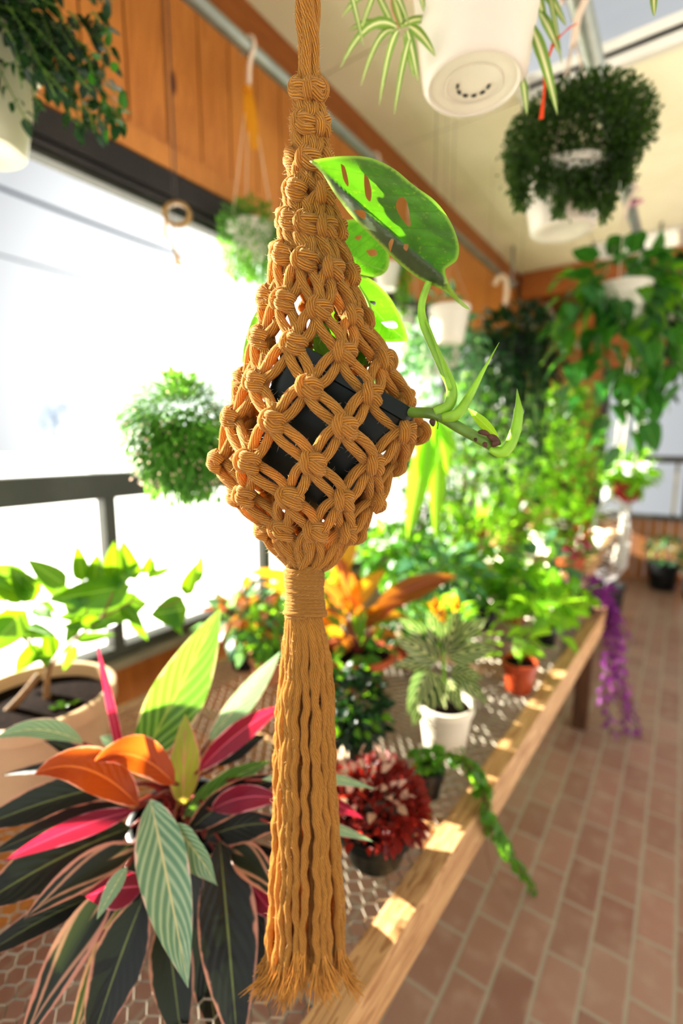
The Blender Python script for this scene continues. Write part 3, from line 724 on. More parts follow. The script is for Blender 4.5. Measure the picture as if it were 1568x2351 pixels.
def vine(ml,ms,P,step,L,W,shape,r=.0012,droop=.8,n=4):
    P=catmull(P,8); ms.tube(P,r,5); acc=0;sgn=1
    for a,b in zip(P,P[1:]):
        acc+=(b-a).length
        while acc>step:
            acc-=step; sgn=-sgn; d=(b-a).normalized(); s=d.cross(rv(1)).normalized()
            l=L*rs.uniform(.65,1.2)
            pe=a+s*l*.25; ms.tube([a,pe],r*.6,4)
            ml.leaf(pe,(s*.8+d*.2+V((0,0,-.6))).normalized(),s+rv(.6)+V((0,0,.6)),l,W*l/L,shape,droop*rs.uniform(.2,1),.25,n)
def strapline(mb,a,b,w=.002): mb.tube([a,b],w,5)
def hangbasket(c,rb,rt,h,mat,hook,label,cat='hanging plant',ribs=0,smat='white_strap',soil=False,group=None,hookmat='white_strap',rail=True):
    """pot with base centre c, three straps to hook point"""
    c=V(c); hook=V(hook)
    t=empty('hanging_basket',c,label,cat,group)
    potlathe(c,rb,rt,h,mat,t,ribs=ribs,soil=soil)
    top=hook
    if not rail:
        hook=c+V((0,0,h+.3))
        m=MB(); strapline(m,hook+V((0,0,-.1)),top,.0007); m.build('hanging_wire','wire',t)
    for k in range(3):
        a=k*2*PI/3+.5; m=MB(); strapline(m,c+V((rt*math.cos(a)*1.04,rt*math.sin(a)*1.04,h-.004)),hook+V((0,0,-.1)),.0022 if rail else .00035); m.build('strap',smat if rail else 'clear',t)
    if rail:
        m=MB(); R=.034; P=[hook+V((0,0,-.12)),hook+V((.006,0,-.06))]
        for i in range(9):
            a=-.9+i*(PI+1.2)/8; P.append(hook+V((R*math.cos(a)*1.,0,R*math.sin(a)-0.001)))
        m.tube(catmull(P,3),[.009]*7+[.0062]*((len(P)-1)*3+1-7),8); m.build('hook',hookmat,t)
    return t
# ============================================================ HANGING PLANTS
# top-left beige ribbed pot with dark foliage
c=at(-45,345,1.02); c=V((c.x,c.y,c.z))
hb=hangbasket(c,.085,.118,.2,'beige_pl',c+V((0,0,.62)),'beige swirl-ribbed hanging pot with dark small-leaved vine at the top left corner',ribs=10,rail=False)
m=MB(); ms=MB()
top=c+V((0,0,.22))
for k in range(46):
    tgt=at(rs.uniform(-40,275),rs.uniform(-30,320),rs.uniform(.88,1.08)); st=top+V((rs.uniform(-.08,.08),rs.uniform(-.08,.08),0))
    if tgt.z<top.z-.22: tgt.z=top.z-.2
    mid=(st+tgt)/2+V((0,0,.07)); vine(m,ms,[st,mid,tgt],.0125,.030,.019,'ovate',.0013)
for k in range(22):
    x=rs.uniform(80,290); y=rs.uniform(60,320); a=at(x-30,y-50,.95); b=at(x,y,.93); vine(m,ms,[a,(a+b)/2+rv(.01),b],.012,.028,.018,'ovate',.0012)
m.build('foliage','l_dark',hb); ms.build('vine_stem','dkgreen_stem',hb)
m=MB()
for k in range(14):
    x=rs.uniform(200,290); y=rs.uniform(50,310); a=at(x,y,.93); m.leaf(a,rv(1),rv(1)+V((0,0,1)),.03,.018,'ovate')
m.build('young_leaves','l_mid',hb)
# basket under hook
H=V((-1.42,1.42,2.92)); c=V((-1.43,1.42,2.2)); 
hb=hangbasket(c,.06,.085,.12,'white_pl',H,'small hanging basket of fine grey green foliage with a yellow tag on its straps')
m=MB(); clump(m,c+V((0,0,.06)),(.125,.13,.15),1700,.026,.009,'lance',0,.5,.35,jit=.9)
for _ in range(130):
    a=rs.uniform(0,2*PI); q=rs.uniform(.5,1)*.11; m.leaf(c+V((q*math.cos(a),q*math.sin(a),rs.uniform(-.06,.1))),V((math.cos(a),math.sin(a),-1)),V((math.cos(a),math.sin(a),1)),.035,.009,'lance')
m.build('foliage','l_ball',hb)
m=MB(); b=H+V((.008,-.015,-.15)); pts=[b,b+V((.012,-.005,-.05)),b+V((.02,0,-.13)),b+V((.02,.01,-.2))]
rows=[];
for i,p in enumerate(catmull(pts,4)): w=.012+.01*math.sin(i/12*PI); rows.append([p-RT*w,p+RT*w])
m.quadgrid(rows,[[(0,0),(1,0)]]*len(rows)); m.lathe([(.016,-.008),(.019,0),(.016,.008)],b,12); m.build('tag','yellow',hb)
# fly tape roll on wire
t=empty('hanging_tape_roll',at(405,490,1.45),'pale ring of sticky tape hanging by a dark wire in front of the window','tape')
p=at(407,492,1.45); m=MB(); m.tube([p+V((0,0,.03)),V((p.x,p.y,ZC))],.0022,6); m.build('wire','wire',t)
m=MB(); R_=.043
rows=[]
for k in range(33):
    a=k*2*PI/32; rows.append([p+tx*(R_*q*math.cos(a))+V((0,0,R_*q*.85*math.sin(a)))+hn*o_ for q,o_ in ((.72,.009),(1,.009),(1,-.009),(.72,-.009),(.72,.009))])
m.quadgrid(rows,[[(j/4,k/32) for j in range(5)] for k in range(33)]); m.build('ring','tape',t)
m=MB(); P=catmull([at(380,505,1.45),at(380,540,1.45),at(400,570,1.45),at(408,598,1.45),at(415,610,1.45)],4); rows=[[q-tx*(.004+.008*max(0,i/16-.6)*2.5),q+tx*(.004+.008*max(0,i/16-.6)*2.5)] for i,q in enumerate(P)]
m.quadgrid(rows,[[(0,0),(1,0)]]*len(rows)); m.build('tape_strip','tape',t)
# fluffy ball
c=at(420,990,1.08); hb=hangbasket(c+V((0,0,-.06)),.04,.06,.07,'dark_pot',(c.x,c.y,ZC-.05),'round fluffy light green ball of trailing foliage with pale tips hanging before the window',rail=False)
m=MB(); mt=MB()
for _ in range(7500):
    d=V((rs.gauss(0,1),rs.gauss(0,1),rs.gauss(0,1))).normalized(); R_=.128*rs.uniform(.6,1.06)
    hd=V((d.x,d.y,0)); 
    p=c+V((d.x*R_,d.y*R_,d.z*R_*.92)); dr=V((d.x,d.y,d.z-.5)).normalized()
    m.leaf(p,dr,d,rs.uniform(.014,.030),.0075,'lance',.5,.2,2)
for _ in range(700):
    d=V((rs.gauss(0,1),rs.gauss(0,1),rs.gauss(0,1))).normalized(); R_=.145*rs.uniform(.95,1.08); p=c+V((d.x*R_,d.y*R_,d.z*R_*.95)); mt.leaf(p,d+V((0,0,-.4)),rv(1),.008,.005,'ovate',.3,.2,2)
for _ in range(260):
    a=rs.uniform(0,2*PI); q=rs.uniform(0,.09); p=c+V((q*math.cos(a),q*math.sin(a),-.11-rs.random()*.035)); m.leaf(p,V((0,0,-1))+rv(.4),rv(1),.03,.006,'lance',.2,.2,2)
m.build('foliage','l_ball',hb); mt.build('pale_tips','l_pink',hb,kind='stuff')
# spider plant
c=at(1087,195,.76)
D_=.76; hb=hangbasket(c,.079,.110,.24,'white_pl',(-.315,c.y,2.6),'large white hanging pot with ring of drain holes and variegated spider plant','hanging plant',ribs=7)
m=MB()
for k in range(6):
    a=math.radians(34.7+8+k*33); m=MB(); m.box(c+V((.0245*math.cos(a),.0245*math.sin(a),-.0004)),(.0036,.0018,.0012),rz=a+PI/2); m.build('drain_hole','black_pot',hb,False)
m=MB(); m.lathe([(.066,0),(.068,-.003),(.072,-.003),(.0745,0)],c,48); m.lathe([(.042,0),(.0435,-.001),(.045,0)],c,48); m.build('base_ring','white_pl',hb)
m=MB()
SPL=[((910,62),(780,160),.7,18,1),((905,68),(800,70),.72,16,.5),((915,70),(870,245),.68,16,.8),((905,70),(828,200),.7,13,1),((940,60),(1000,130),.69,18,.4),((930,80),(950,180),.7,14,.2),((940,90),(905,265),.66,14,.4),((925,62),(895,-40),.72,20,0),((935,70),(960,190),.69,18,.2),
 ((860,-30),(785,40),.72,14,.4),((890,-50),(940,60),.7,14,.2),((1230,-20),(1255,70),.75,16,.2),((1240,30),(1285,125),.76,18,.2),((1220,60),(1280,265),.72,22,.25),((1225,80),(1235,135),.75,14,.1),((1200,180),(1210,265),.75,14,.1),((1240,-30),(1300,60),.78,16,.3),((1500,-30),(1502,38),.6,14,.1),((920,60),(1010,60),.72,14,.5),((905,62),(845,-60),.72,14,0),((800,-40),(835,110),.68,12,.2),((960,-40),(975,30),.7,12,0),((880,-60),(820,100),.71,12,.3),((1255,-40),(1290,150),.78,10,.2)]
for b,t_,D0,w,sg in SPL:
    m=MB(); m.leafpx(b,t_,D0,D0+.02,w*1.25,'strap',sag=.28*sg,fold=.35,n=10,m=2,roll=rs.uniform(-.5,.5)); m.build('leaf','l_spider',hb)
m=MB(); m.tube(catmull([at(905,-60,.76),at(898,10,.72),at(915,62,.7)],5),.0012,6); m.build('runner','terra_pk',hb)
m=MB(); P=catmull([at(1325,55,.8),at(1300,70,.79),at(1275,95,.78),at(1258,130,.77),at(1250,180,.765),at(1243,275,.76)],4); rows=[[q-RT*(.0028+.002*math.sin(i)),q+RT*(.0028)+hn*.002] for i,q in enumerate(P)]; m.quadgrid(rows,[[(0,0),(1,0)]]*len(rows)); o=m.build('ribbon','orange_rib',hb)
# mossy plant
c=at(1290,533,1.27); hb=hangbasket(c,.078,.104,.14,'white_pl',(-.312,c.y,2.6),'white hanging pot overflowing with dense mossy dark green foliage',ribs=6)
m=MB(); tp=c+V((0,0,.19))
for _ in range(11000):
    d=V((rs.gauss(0,1),rs.gauss(0,1),rs.gauss(0,1))).normalized()
    p=tp+V((d.x*.17,d.y*.16,d.z*.11+.0))*rs.uniform(.6,1.05)+V((.02,0,.02))
    if p.z<c.z+.085 and (p-c).to_2d().length<.12: continue
    m.leaf(p,d+rv(.8)+V((0,0,.1)),rv(1)+d,.014,.008,'ovate',.4,.2,2)
for (x,y,x2,y2) in [(1180,400,1192,455),(1290,440,1283,490),(1330,440,1330,470),(1400,420,1385,500),(1430,380,1395,480),(1205,400,1195,475),(1350,430,1360,470),(1450,330,1440,420),(1250,420,1245,445)]:
    for _ in range(480):
        s=rs.random(); p=at(x+(x2-x)*s+rs.gauss(0,15)*(1.1-s*.6),y-60+(y2-y+60)*s+rs.gauss(0,5),1.15+rs.uniform(-.02,.03)); m.leaf(p,V((0,0,-1))+rv(.9),rv(1),.014,.008,'ovate',.4,.2,2)
m.build('foliage','l_moss',hb)
# plain white pot hung mid right
c=at(1030,790,2.05); hb=hangbasket(c,.062,.082,.15,'white_pl',(-.86,c.y,ZC-.06),'plain white hanging pot right of the monstera stem, in front of the orange wall',rail=False,soil=True)
m=MB(); clump(m,c+V((-.02,0,.17)),(.06,.06,.03),20,.06,.03,'ovate'); m.build('foliage','l_blue',hb)
# small far pot behind monstera
c=at(888,665,2.5); hb=hangbasket(c,.05,.07,.12,'white_pl',(-1.42,c.y,2.92),'small pale hanging pot with trailing green on its right side, behind the monstera leaves')
m=MB(); 
for _ in range(160): m.leaf(c+V((.08+rs.gauss(0,.02),.02,rs.uniform(-.12,.14))),V((.4,0,-1))+rv(.5),rv(1),.03,.015,'ovate')
m.build('foliage','l_green',hb)
c=at(930,760,2.9); hb=hangbasket(c,.05,.07,.12,'white_pl',(-1.42,c.y,2.92),'small white hanging pot just right of the monstera leaves near the window')
m=MB(); clump(m,c+V((0,0,.13)),(.08,.08,.05),60,.05,.02,'ovate'); m.build('foliage','l_blue',hb)
# dark vine basket
c=at(1185,850,2.75); hb=hangbasket(c,.09,.13,.15,'black_pot',(-1.42+.6,c.y,2.92),'large dark leafed vine basket cascading in long strands at centre right',rail=False,smat='white_strap')
m=MB(); ms=MB(); tp=c+V((0,0,.16)); clump(m,tp+V((0,0,-.05)),(.27,.27,.24),700,.055,.035,'ovate',0,.7,.55)
for k in range(60):
    a=rs.uniform(0,2*PI); r=rs.uniform(.10,.30); e=tp+V((r*math.cos(a),r*math.sin(a),-rs.uniform(.3,.95)))
    vine(m,ms,[tp,tp+V((r*.8*math.cos(a),r*.8*math.sin(a),.02)),(tp+e)/2+V((r*.5*math.cos(a),r*.5*math.sin(a),0)),e],.035,.052,.032,'ovate',.002)
m.build('foliage','l_dark',hb); ms.build('vine_stem','dkgreen_stem',hb)
m=MB(); p=at(1160,640,3.6); q=at(1152,720,3.6); m.tube(catmull([q,(p+q)/2+V((.02,0,0)),p,p+V((-.05,0,.02)),p+V((-.08,0,-.03))],4),.02,8); o=m.build('rail_hook','white_strap'); tag(o,'pinkish white plastic hook over the far end of the long rail','hook')
# philodendron right
c=at(1422,745,2.2); hb=hangbasket(c,.085,.115,.17,'white_pl',(-.305,c.y,2.6),'white basket of trailing heart-leaf philodendron hanging from the right rail')
m=MB(); ms=MB(); m2=MB(); tp=c+V((0,0,.17))
PH=[(1385,640,1320,700,1290,830),(1400,620,1330,660,1260,800),(1400,640,1340,740,1310,900),(1440,650,1520,700,1545,880),(1430,630,1530,650,1590,780),(1420,660,1400,800,1400,1010),(1450,660,1480,800,1470,1000),(1420,650,1370,780,1350,930),(1440,640,1500,760,1500,900),(1440,640,1460,760,1440,1070),(1420,620,1480,600,1580,640),(1420,620,1450,590,1560,700),(1400,620,1330,620,1290,700),(1400,660,1420,700,1430,950),(1430,650,1400,720,1380,880),(1440,650,1530,740,1580,900)]
for i,(x0,y0,x1,y1,x2,y2) in enumerate(PH):
    d=rs.uniform(2.0,2.3); vine(m if i%4 else m2,ms,[at(x0,y0,2.2),at(x1,y1,d),at(x2,y2,d)],.055,.13,.088,'heart',.0022,n=5)
clump(m,tp+V((0,0,.05)),(.17,.17,.10),34,.12,.085,'heart',.2,.8)
clump(m2,tp+V((0,0,.0)),(.22,.2,.14),14,.12,.085,'heart',.0,.8)
m.build('foliage','l_mid',hb); m2.build('young_foliage','l_green',hb); ms.build('vine_stem','dkgreen_stem',hb)
m=MB(); p=V((-.305,2.72,2.6)); 
for k in range(7): m.leaf(p+rv(.01),rv(1),rv(1),.06,.03,'round',1.,.5)
m.build('bow','pink_rib',hb)
# second philodendron nearer the right edge
c=at(1550,740,2.5); hb=hangbasket(c,.07,.1,.15,'white_pl',(c.x,c.y,ZC-.05),'dark hanging vine half cut off by the right edge of the photo',rail=False)
m=MB(); ms=MB(); clump(m,c+V((0,0,.15)),(.2,.2,.14),90,.085,.055,'heart',0,.7)
for k in range(10):
    x=rs.uniform(1510,1600); vine(m,ms,[at(1550,700,2.5),at(x,rs.uniform(740,800),2.45),at(x+rs.uniform(-20,20),rs.uniform(820,960),2.45)],.05,.08,.055,'heart',.002,n=5)
m.build('foliage','l_dark',hb); ms.build('vine_stem','dkgreen_stem',hb)
# red pot in white macrame
c=at(1435,1150,4.6); t=empty('hanging_basket',c,'small red hanging pot held in a white macrame sling before the end window','hanging plant')
potlathe(c,.10,.14,.22,'red_pot',t,ribs=0)
m=MB(); clump(m,c+V((0,0,.27)),(.2,.2,.18),120,.13,.09,'heart',.1,.8); m.build('foliage','l_lime',t)
m=MB()
for k in range(4):
    a=k*PI/2+.5; m.tube([c+V((0,0,-.05)),c+V((.13*math.cos(a),.13*math.sin(a),.05)),c+V((.145*math.cos(a),.145*math.sin(a),.22)),V((c.x,c.y,ZC))],.008,6)
m.lathe([(.0,-.05),(.03,-.06),(.03,-.14),(.022,-.2),(.03,-.26),(.055,-.5),(.07,-.62),(.06,-.66),(0,-.66)],c,12); m.build('sling','white_cord',t)
# long bright hanging leaves right of the net
t=hangbasket(at(985,960,1.55),.02,.03,.04,'dkgreen_stem',(at(985,930,1.55).x,at(985,930,1.55).y,ZC-.05),'hanging plant with long pale yellow-green leaves just right of the net',rail=False)
m=MB(); 
for b,t_,w in [((985,985),(935,1240),52),((1000,960),(1030,1090),48),((990,970),(975,1120),60),((1010,980),(1000,1240),44),((965,970),(905,1090),26),((1000,950),(1050,1040),34)]:
    m.leafpx(b,t_,1.5,1.46,w,'lance',fold=.35,roll=rs.uniform(-.4,.4))
m.build('foliage','l_lime',t)
# ============================================================ STROMANTHE
sb=V((-.72,.50,ZP)); st=empty('potted_stromanthe',sb,'large stromanthe with dark, cream and pink striped leaves at the lower left','potted plant')
potlathe(sb,.07,.095,.15,'black_pot',st)
SL=[ # base, tip, D0, D1, width, mat, roll, sag, wave, shape
((318,1760),(505,1398),.84,.90,135,'s_green',.35,.0,.01),
((345,1835),(432,2268),.74,.62,120,'s_pale',.25,.05,.02),
((505,1930),(548,2430),.78,.66,140,'s_dark',-.1,.02,.0),
((400,1800),(218,1748),.78,.72,92,'s_orange',.5,.22,.03),
((318,1850),(80,1778),.76,.70,100,'s_orange',.35,.22,.02),
((420,1850),(425,1640),.82,.84,74,'s_mixed',.2,.0,.01),
((455,1770),(650,1622),.82,.86,58,'s_pink',.3,.08,.02),
((190,1705),(-10,1695),.80,.76,56,'s_pale',.6,.15,.02),
((300,1765),(5,1780),.84,.84,34,'s_dark',.3,.05,.01),
((280,1800),(-80,1915),.82,.74,86,'s_dark',.2,.05,.0),
((300,1850),(-30,1965),.80,.72,64,'s_dark',-.2,.05,.0),
((310,1860),(8,1978),.77,.70,54,'s_pink',-.3,.05,.0),
((300,1900),(-80,2100),.80,.68,130,'s_dark',.2,.05,.0),
((320,1945),(55,2110),.74,.66,80,'s_cream',.2,.08,.0),
((210,2060),(-60,2210),.76,.68,64,'s_dark',.2,.05,.0),
((265,2030),(40,2420),.74,.64,90,'s_cream',.1,.08,.0),
((300,2060),(150,2440),.76,.66,70,'s_cream',-.1,.05,.0),
((330,2060),(200,2430),.74,.66,120,'s_dark',.1,.05,.0),
((380,2100),(420,2420),.78,.70,100,'s_dark',.1,.05,.0),
((330,2035),(195,2058),.72,.68,80,'s_pink',-.4,.05,.0),
((292,1990),(222,2112),.68,.64,38,'s_pale',.3,.05,.02),
((395,1895),(500,2035),.72,.68,80,'s_pale',.7,.08,.03),
((440,1940),(430,2160),.76,.72,80,'s_dark',.4,.05,.0),
((420,1880),(620,1748),.82,.82,56,'s_green',.2,.08,.0),
((430,1910),(660,1780),.80,.78,70,'s_dark',.2,.08,.0),
((485,1860),(650,1838),.78,.76,60,'s_pink',.2,.12,.02),
((470,1925),(660,1895),.80,.76,70,'s_dark',.2,.08,.0),
((530,1950),(650,2075),.78,.70,70,'s_cream',.1,.12,.0),
((490,1950),(640,2120),.82,.76,90,'s_pink',.3,.08,.0),
((292,1800),(221,1470),.80,.82,22,'s_pink',.2,.0,.0),
((480,1700),(645,1495),.88,.92,64,'s_pale',.5,.0,.01),
((500,1760),(610,1690),.88,.88,44,'s_dark',.3,.1,.0),
((600,1790),(862,1812),.76,.74,36,'s_pale',.5,.08,.01),
((620,1890),(856,1932),.76,.74,38,'s_pale',.5,.08,.01),
((620,1810),(835,1880),.78,.76,46,'s_pink',.4,.08,.01),
((300,1740),(230,1690),.88,.9,40,'s_pale',.5,.05,.0),
((260,1800),(100,1700),.86,.86,40,'s_dark',.2,.1,.0),
((550,1980),(600,2300),.80,.74,80,'s_dark',.1,.04,.0),
((450,2050),(500,2400),.80,.74,100,'s_dark',-.3,.04,.0),
]
for k in range(16):
    a=rs.uniform(0,2*PI); b=(400+60*math.cos(a),1950+60*math.sin(a)); L=rs.uniform(200,340)
    if math.sin(a)<-.2: continue
    SL.append((b,(400+L*math.cos(a),1960+L*math.sin(a)),.86,.82,rs.uniform(50,80),'s_dark',rs.uniform(-.5,.5),.08,0))
crown=sb+V((0,0,.2))
m2=MB()
for b,t_,D0,D1,w,mt_,roll,sag,wv in SL:
    m=MB(); m.leafpx(b,t_,D0,D1,w,'lance',roll=roll,sag=sag,fold=.3,n=14,m=3,wave=wv); m.build('leaf',mt_,st)
    p=at(*b,D0); m2.tube(catmull([sb+V((rs.uniform(-.03,.03),rs.uniform(-.03,.03),.13)),(crown*.6+p*.4)+V((0,0,.0)),p],4),[.0035]*4+[.003]*4+[.0022],6)
m2.build('petiole','red_stem',st)
# ============================================================ BIG TAN POT + LEAFY SHRUB
pb=V((-1.235,.47,ZP)); t=empty('potted_shrub',pb,'big tan pot of bright green broad-leafed shrub standing by the left window','potted plant')
potlathe(pb,.13,.165,.245,'tan_pot',t,rim=.02,lip=1.05)
m=MB()
for k in range(5): a=rs.uniform(0,6); m.leaf(at(140,1625,1.16)+V((rs.uniform(-.02,.02),rs.uniform(-.02,.02),.005)),V((math.cos(a),math.sin(a),.6)),V((0,0,1)),.022,.016,'ovate')
m.build('seedling','l_lime',t)
st0=[(108,1625,1.2),(108,1560,1.2),(118,1520,1.2)]
for pts,r in [(st0,(.009,.006)),([(118,1525,1.2),(170,1470,1.18),(230,1420,1.17),(260,1360,1.15)],(.005,.002)),([(115,1540,1.2),(70,1480,1.2),(30,1440,1.2),(10,1380,1.2)],(.005,.002)),([(170,1470,1.18),(200,1400,1.2),(190,1340,1.2)],(.003,.0015)),([(230,1420,1.17),(300,1380,1.15),(330,1320,1.15)],(.003,.0012)),([(300,1380,1.15),(380,1390,1.15),(425,1370,1.15)],(.002,.0012)),([(70,1480,1.2),(95,1400,1.2),(140,1350,1.2)],(.003,.0012))]:
    stem(pts,r,'bark',t,'branch')
stem([(-30,1680,1.15),(40,1610,1.15),(90,1550,1.15)],(.010,.008),'bark',t,'branch')
SH=[((70,1370),(-30,1330),70,.4),((80,1380),(22,1300),60,.3),((152,1345),(62,1284),50,.3),((190,1335),(176,1250),38,.3),((262,1330),(262,1243),50,.2),((312,1330),(282,1250),40,.3),((330,1318),(348,1270),24,.2),((342,1322),(400,1300),20,.2),((425,1366),(452,1292),36,.2),((430,1398),(345,1412),78,.3),((300,1345),(112,1378),84,.2),((60,1400),(-50,1510),80,.3),((75,1395),(125,1422),32,.3),((118,1455),(103,1532),46,.3),((200,1440),(280,1428),28,.3),((230,1420),(140,1440),36,.3),((20,1440),(-40,1420),60,.3),((150,1400),(210,1370),40,.4),((250,1350),(320,1290),36,.3),((215,1340),(225,1270),40,.3),((90,1480),(40,1540),46,.3),((110,1500),(70,1520),30,.3),((60,1440),(130,1460),30,.3),((20,1380),(-40,1290),50,.3),((280,1390),(330,1440),34,.3),((380,1390),(420,1460),34,.3),((180,1420),(150,1480),30,.2),((30,1330),(80,1360),40,.2)]
m=MB()
for b,t_,w,r in SH: m.leafpx(b,t_,1.18,1.14,w,'ovate',roll=rs.uniform(-.5,.5),fold=.3,n=7)
m.build('foliage','l_shrub',t)
m=MB()
for b,t_,w,r in SH[::2]:
    dx,dy=rs.uniform(-50,50),rs.uniform(-30,60); m.leafpx((b[0]+dx,b[1]+dy),(t_[0]+dx*.5,t_[1]+dy),1.26,1.26,w*.9,'ovate',roll=rs.uniform(-.7,.7),fold=.3,n=7)
m.build('inner_foliage','l_green',t)
# ============================================================ BENCH PLANTS
def potplant(px,py,rb,rt,h,mat,name,label,z=ZP,**k):
    c=onz(px,py,z); t=empty(name,c,label,'potted plant'); potlathe(c,rb,rt,h,mat,t,**k); return t,c
# croton in terracotta bowl
t,c=potplant(822,1560,.07,.125,.11,'terra','potted_croton','amber and bronze leafed croton in a wide terracotta bowl behind the tassel')
m=MB();m.lathe([(0,-.0),(.085,0),(.095,.012),(.09,.014)],c,32); m.build('saucer','terra',t)
Dc=1.78
LA=[((860,1400),(1048,1322),58,'l_bronze'),((870,1395),(1046,1328),30,'l_amber'),((790,1410),(884,1308),46,'l_amber'),((770,1350),(824,1195),52,'l_amber'),((730,1350),(560,1312),34,'l_amber'),((800,1420),(940,1418),36,'l_amber'),((800,1400),(730,1330),40,'l_bronze'),((820,1440),(930,1380),40,'l_bronze'),((830,1420),(760,1260),40,'l_bronze'),((790,1460),(700,1420),40,'l_amber'),((800,1430),(650,1400),46,'l_bronze'),((810,1470),(760,1500),40,'l_bronze'),((850,1450),(920,1470),34,'l_bronze'),((840,1460),(870,1540),34,'l_mid'),((830,1440),(880,1400),40,'l_amber'),((760,1400),(600,1340),36,'l_amber')]
for b,t_,w,mt_ in LA:
    m=MB(); m.leafpx(b,t_,Dc,Dc-.05,w,'lance',roll=rs.uniform(-.5,.5),sag=.06,fold=.35); m.build('leaf',mt_,t)
m=MB(); clump(m,c+V((0,0,.15)),(.11,.11,.05),30,.09,.04,'ovate',.3); m.build('inner_foliage','l_green',t)
m=MB()
for b,t_,w,mt_ in LA: m.tube([c+V((0,0,.08)),at(*b,Dc)],.003,5)
m.build('stem','red_stem',t)
# zebra plant
t,c=potplant(1020,1712,.058,.074,.135,'cream_pot','potted_zebra_plant','zebra plant with cream-veined dark leaves in a cream white pot on the bench')
Dz=1.38
for b,t_,w in [((1000,1545),(948,1668),84),((985,1540),(935,1640),60),((1030,1560),(1062,1640),40),((1005,1520),(905,1465),60),((1010,1500),(915,1420),50),((1030,1510),(1140,1490),56),((1020,1500),(1120,1420),50),((1040,1540),(1120,1620),44),((1010,1500),(980,1400),50),((1030,1500),(1050,1400),56),((1000,1560),(1010,1680),50),((1035,1545),(1110,1560),40),((990,1530),(900,1530),40)]:
    m=MB(); m.leafpx(b,t_,Dz,Dz-.06,w,'ovate',roll=rs.uniform(-.4,.4),sag=.06,fold=.3); m.build('leaf','l_zebra',t)
m=MB(); m.tube([c+V((0,0,.1)),at(1018,1500,Dz),at(1020,1450,Dz)],.005,7); m.build('stem','green_stem',t)
m=MB()
for k in range(26): m.leaf(at(1022+rs.uniform(-30,30),1430+rs.uniform(-45,30),Dz),V((0,0,1))+rv(.6),rv(1),.035,.018,'ovate')
m.build('flower_bract','l_amber',t)
m=MB(); clump(m,at(1010,1425,Dz+.1),(.10,.10,.06),60,.045,.025,'ovate'); m.build('top_foliage','l_lime',t)
# terracotta small
t,c=potplant(1190,1585,.042,.057,.11,'terra_pl','potted_pothos','lime leafed seedling plant in a small terracotta coloured pot near the bench rail')
for k in range(26):
    m=MB() if k==0 else m
    e=at(rs.uniform(1120,1300),rs.uniform(1370,1520),rs.uniform(1.6,1.8)); m.leaf(e,V((rs.uniform(-1,1),rs.uniform(-1,1),-.1)),V((0,0,1))+rv(.5),.075,.055,'heart',.6)
m.build('foliage','l_lime',t); m2=MB()
for k in range(12): m2.tube(catmull([c+V((0,0,.1)),at(1190+rs.uniform(-20,20),1480,1.72),at(rs.uniform(1130,1280),rs.uniform(1390,1500),1.7)],4),.0018,5)
m2.build('stem','green_stem',t)
# fittonia
t,c=potplant(862,1962,.055,.078,.085,'dark_pot','potted_fittonia','low red leafed fittonia in a dark green round pot beside the tassel')
m=MB(); clump(m,c+V((0,0,.12)),(.10,.10,.06),520,.026,.017,'ovate',.3,.5,.4,hemi=-.4); m.build('foliage','l_red',t)
m=MB(); clump(m,c+V((-.02,.0,.15)),(.085,.085,.05),50,.024,.016,'ovate',.4,.5,.9,hemi=.1); m.build('young_leaves','l_pink',t)
# dark fern
t,c=potplant(800,1735,.05,.065,.09,'black_pot','potted_begonia','dark green small leafed bushy plant in a black pot right behind the tassel')
m=MB(); clump(m,c+V((0.02,0,.15)),(.085,.085,.10),420,.032,.024,'ovate',0,.6,.4); m.build('foliage','l_dark',t)
m=MB(); clump(m,c+V((0.02,0,.16)),(.09,.09,.10),60,.032,.024,'ovate',0,.6,.9); m.build('bright_leaves','l_green',t)
# ivy
t,c=potplant(985,1825,.024,.034,.075,'black_pot','potted_ivy','variegated ivy in a small black pot trailing over the bench rail')
m=MB(); ms=MB(); tp=c+V((0,0,.075))
clump(m,tp+V((0,0,.012)),(.04,.04,.02),60,.022,.02,'heart')
pts=[tp,at(1040,1725,1.12),at(1085,1760,1.08)]+[onx(x,y,q) for x,y,q in ((1105,1800,-.335),(1112,1850,-.305),(1135,1910,-.3),(1165,1960,-.3),(1200,2010,-.3),(1225,2060,-.3))]
for k in range(4): vine(m,ms,[p+rv(.008) for p in pts[:9-k]],.011,.022,.020,'heart',.0009)
ms.tube(catmull([onx(1115,1900,-.3),onx(1118,1960,-.29),onx(1145,2030,-.29),onx(1200,2080,-.29)],6),.0011,5)
m.build('foliage','l_green',t); ms.build('vine_stem','bark',t)
# purple trailer at bench corner
c=V((-.36,2.62,ZP)); t=empty('potted_tradescantia',c,'purple leafed trailing plant spilling off the far corner of the bench','potted plant'); potlathe(c,.05,.07,.1,'black_pot',t)
m=MB();ms=MB();tp=c+V((0,0,.11)); clump(m,tp,(.13,.13,.05),140,.045,.02,'lance')
for (x,y) in [(1480,1720),(1440,1690),(1400,1690),(1430,1560),(1385,1620),(1455,1640),(1465,1700),(1410,1560),(1450,1480)]:
    dq=rs.uniform(2.35,2.5); vine(m,ms,[tp,at(1400,1385,2.5),at(1395+(x-1395)*.5+rs.uniform(-10,10),1400+(y-1400)*.6,dq),at(x,y,dq)],.016,.042,.022,'lance',.002)
m.build('foliage','l_purple',t); ms.build('vine_stem','purple_stem',t)
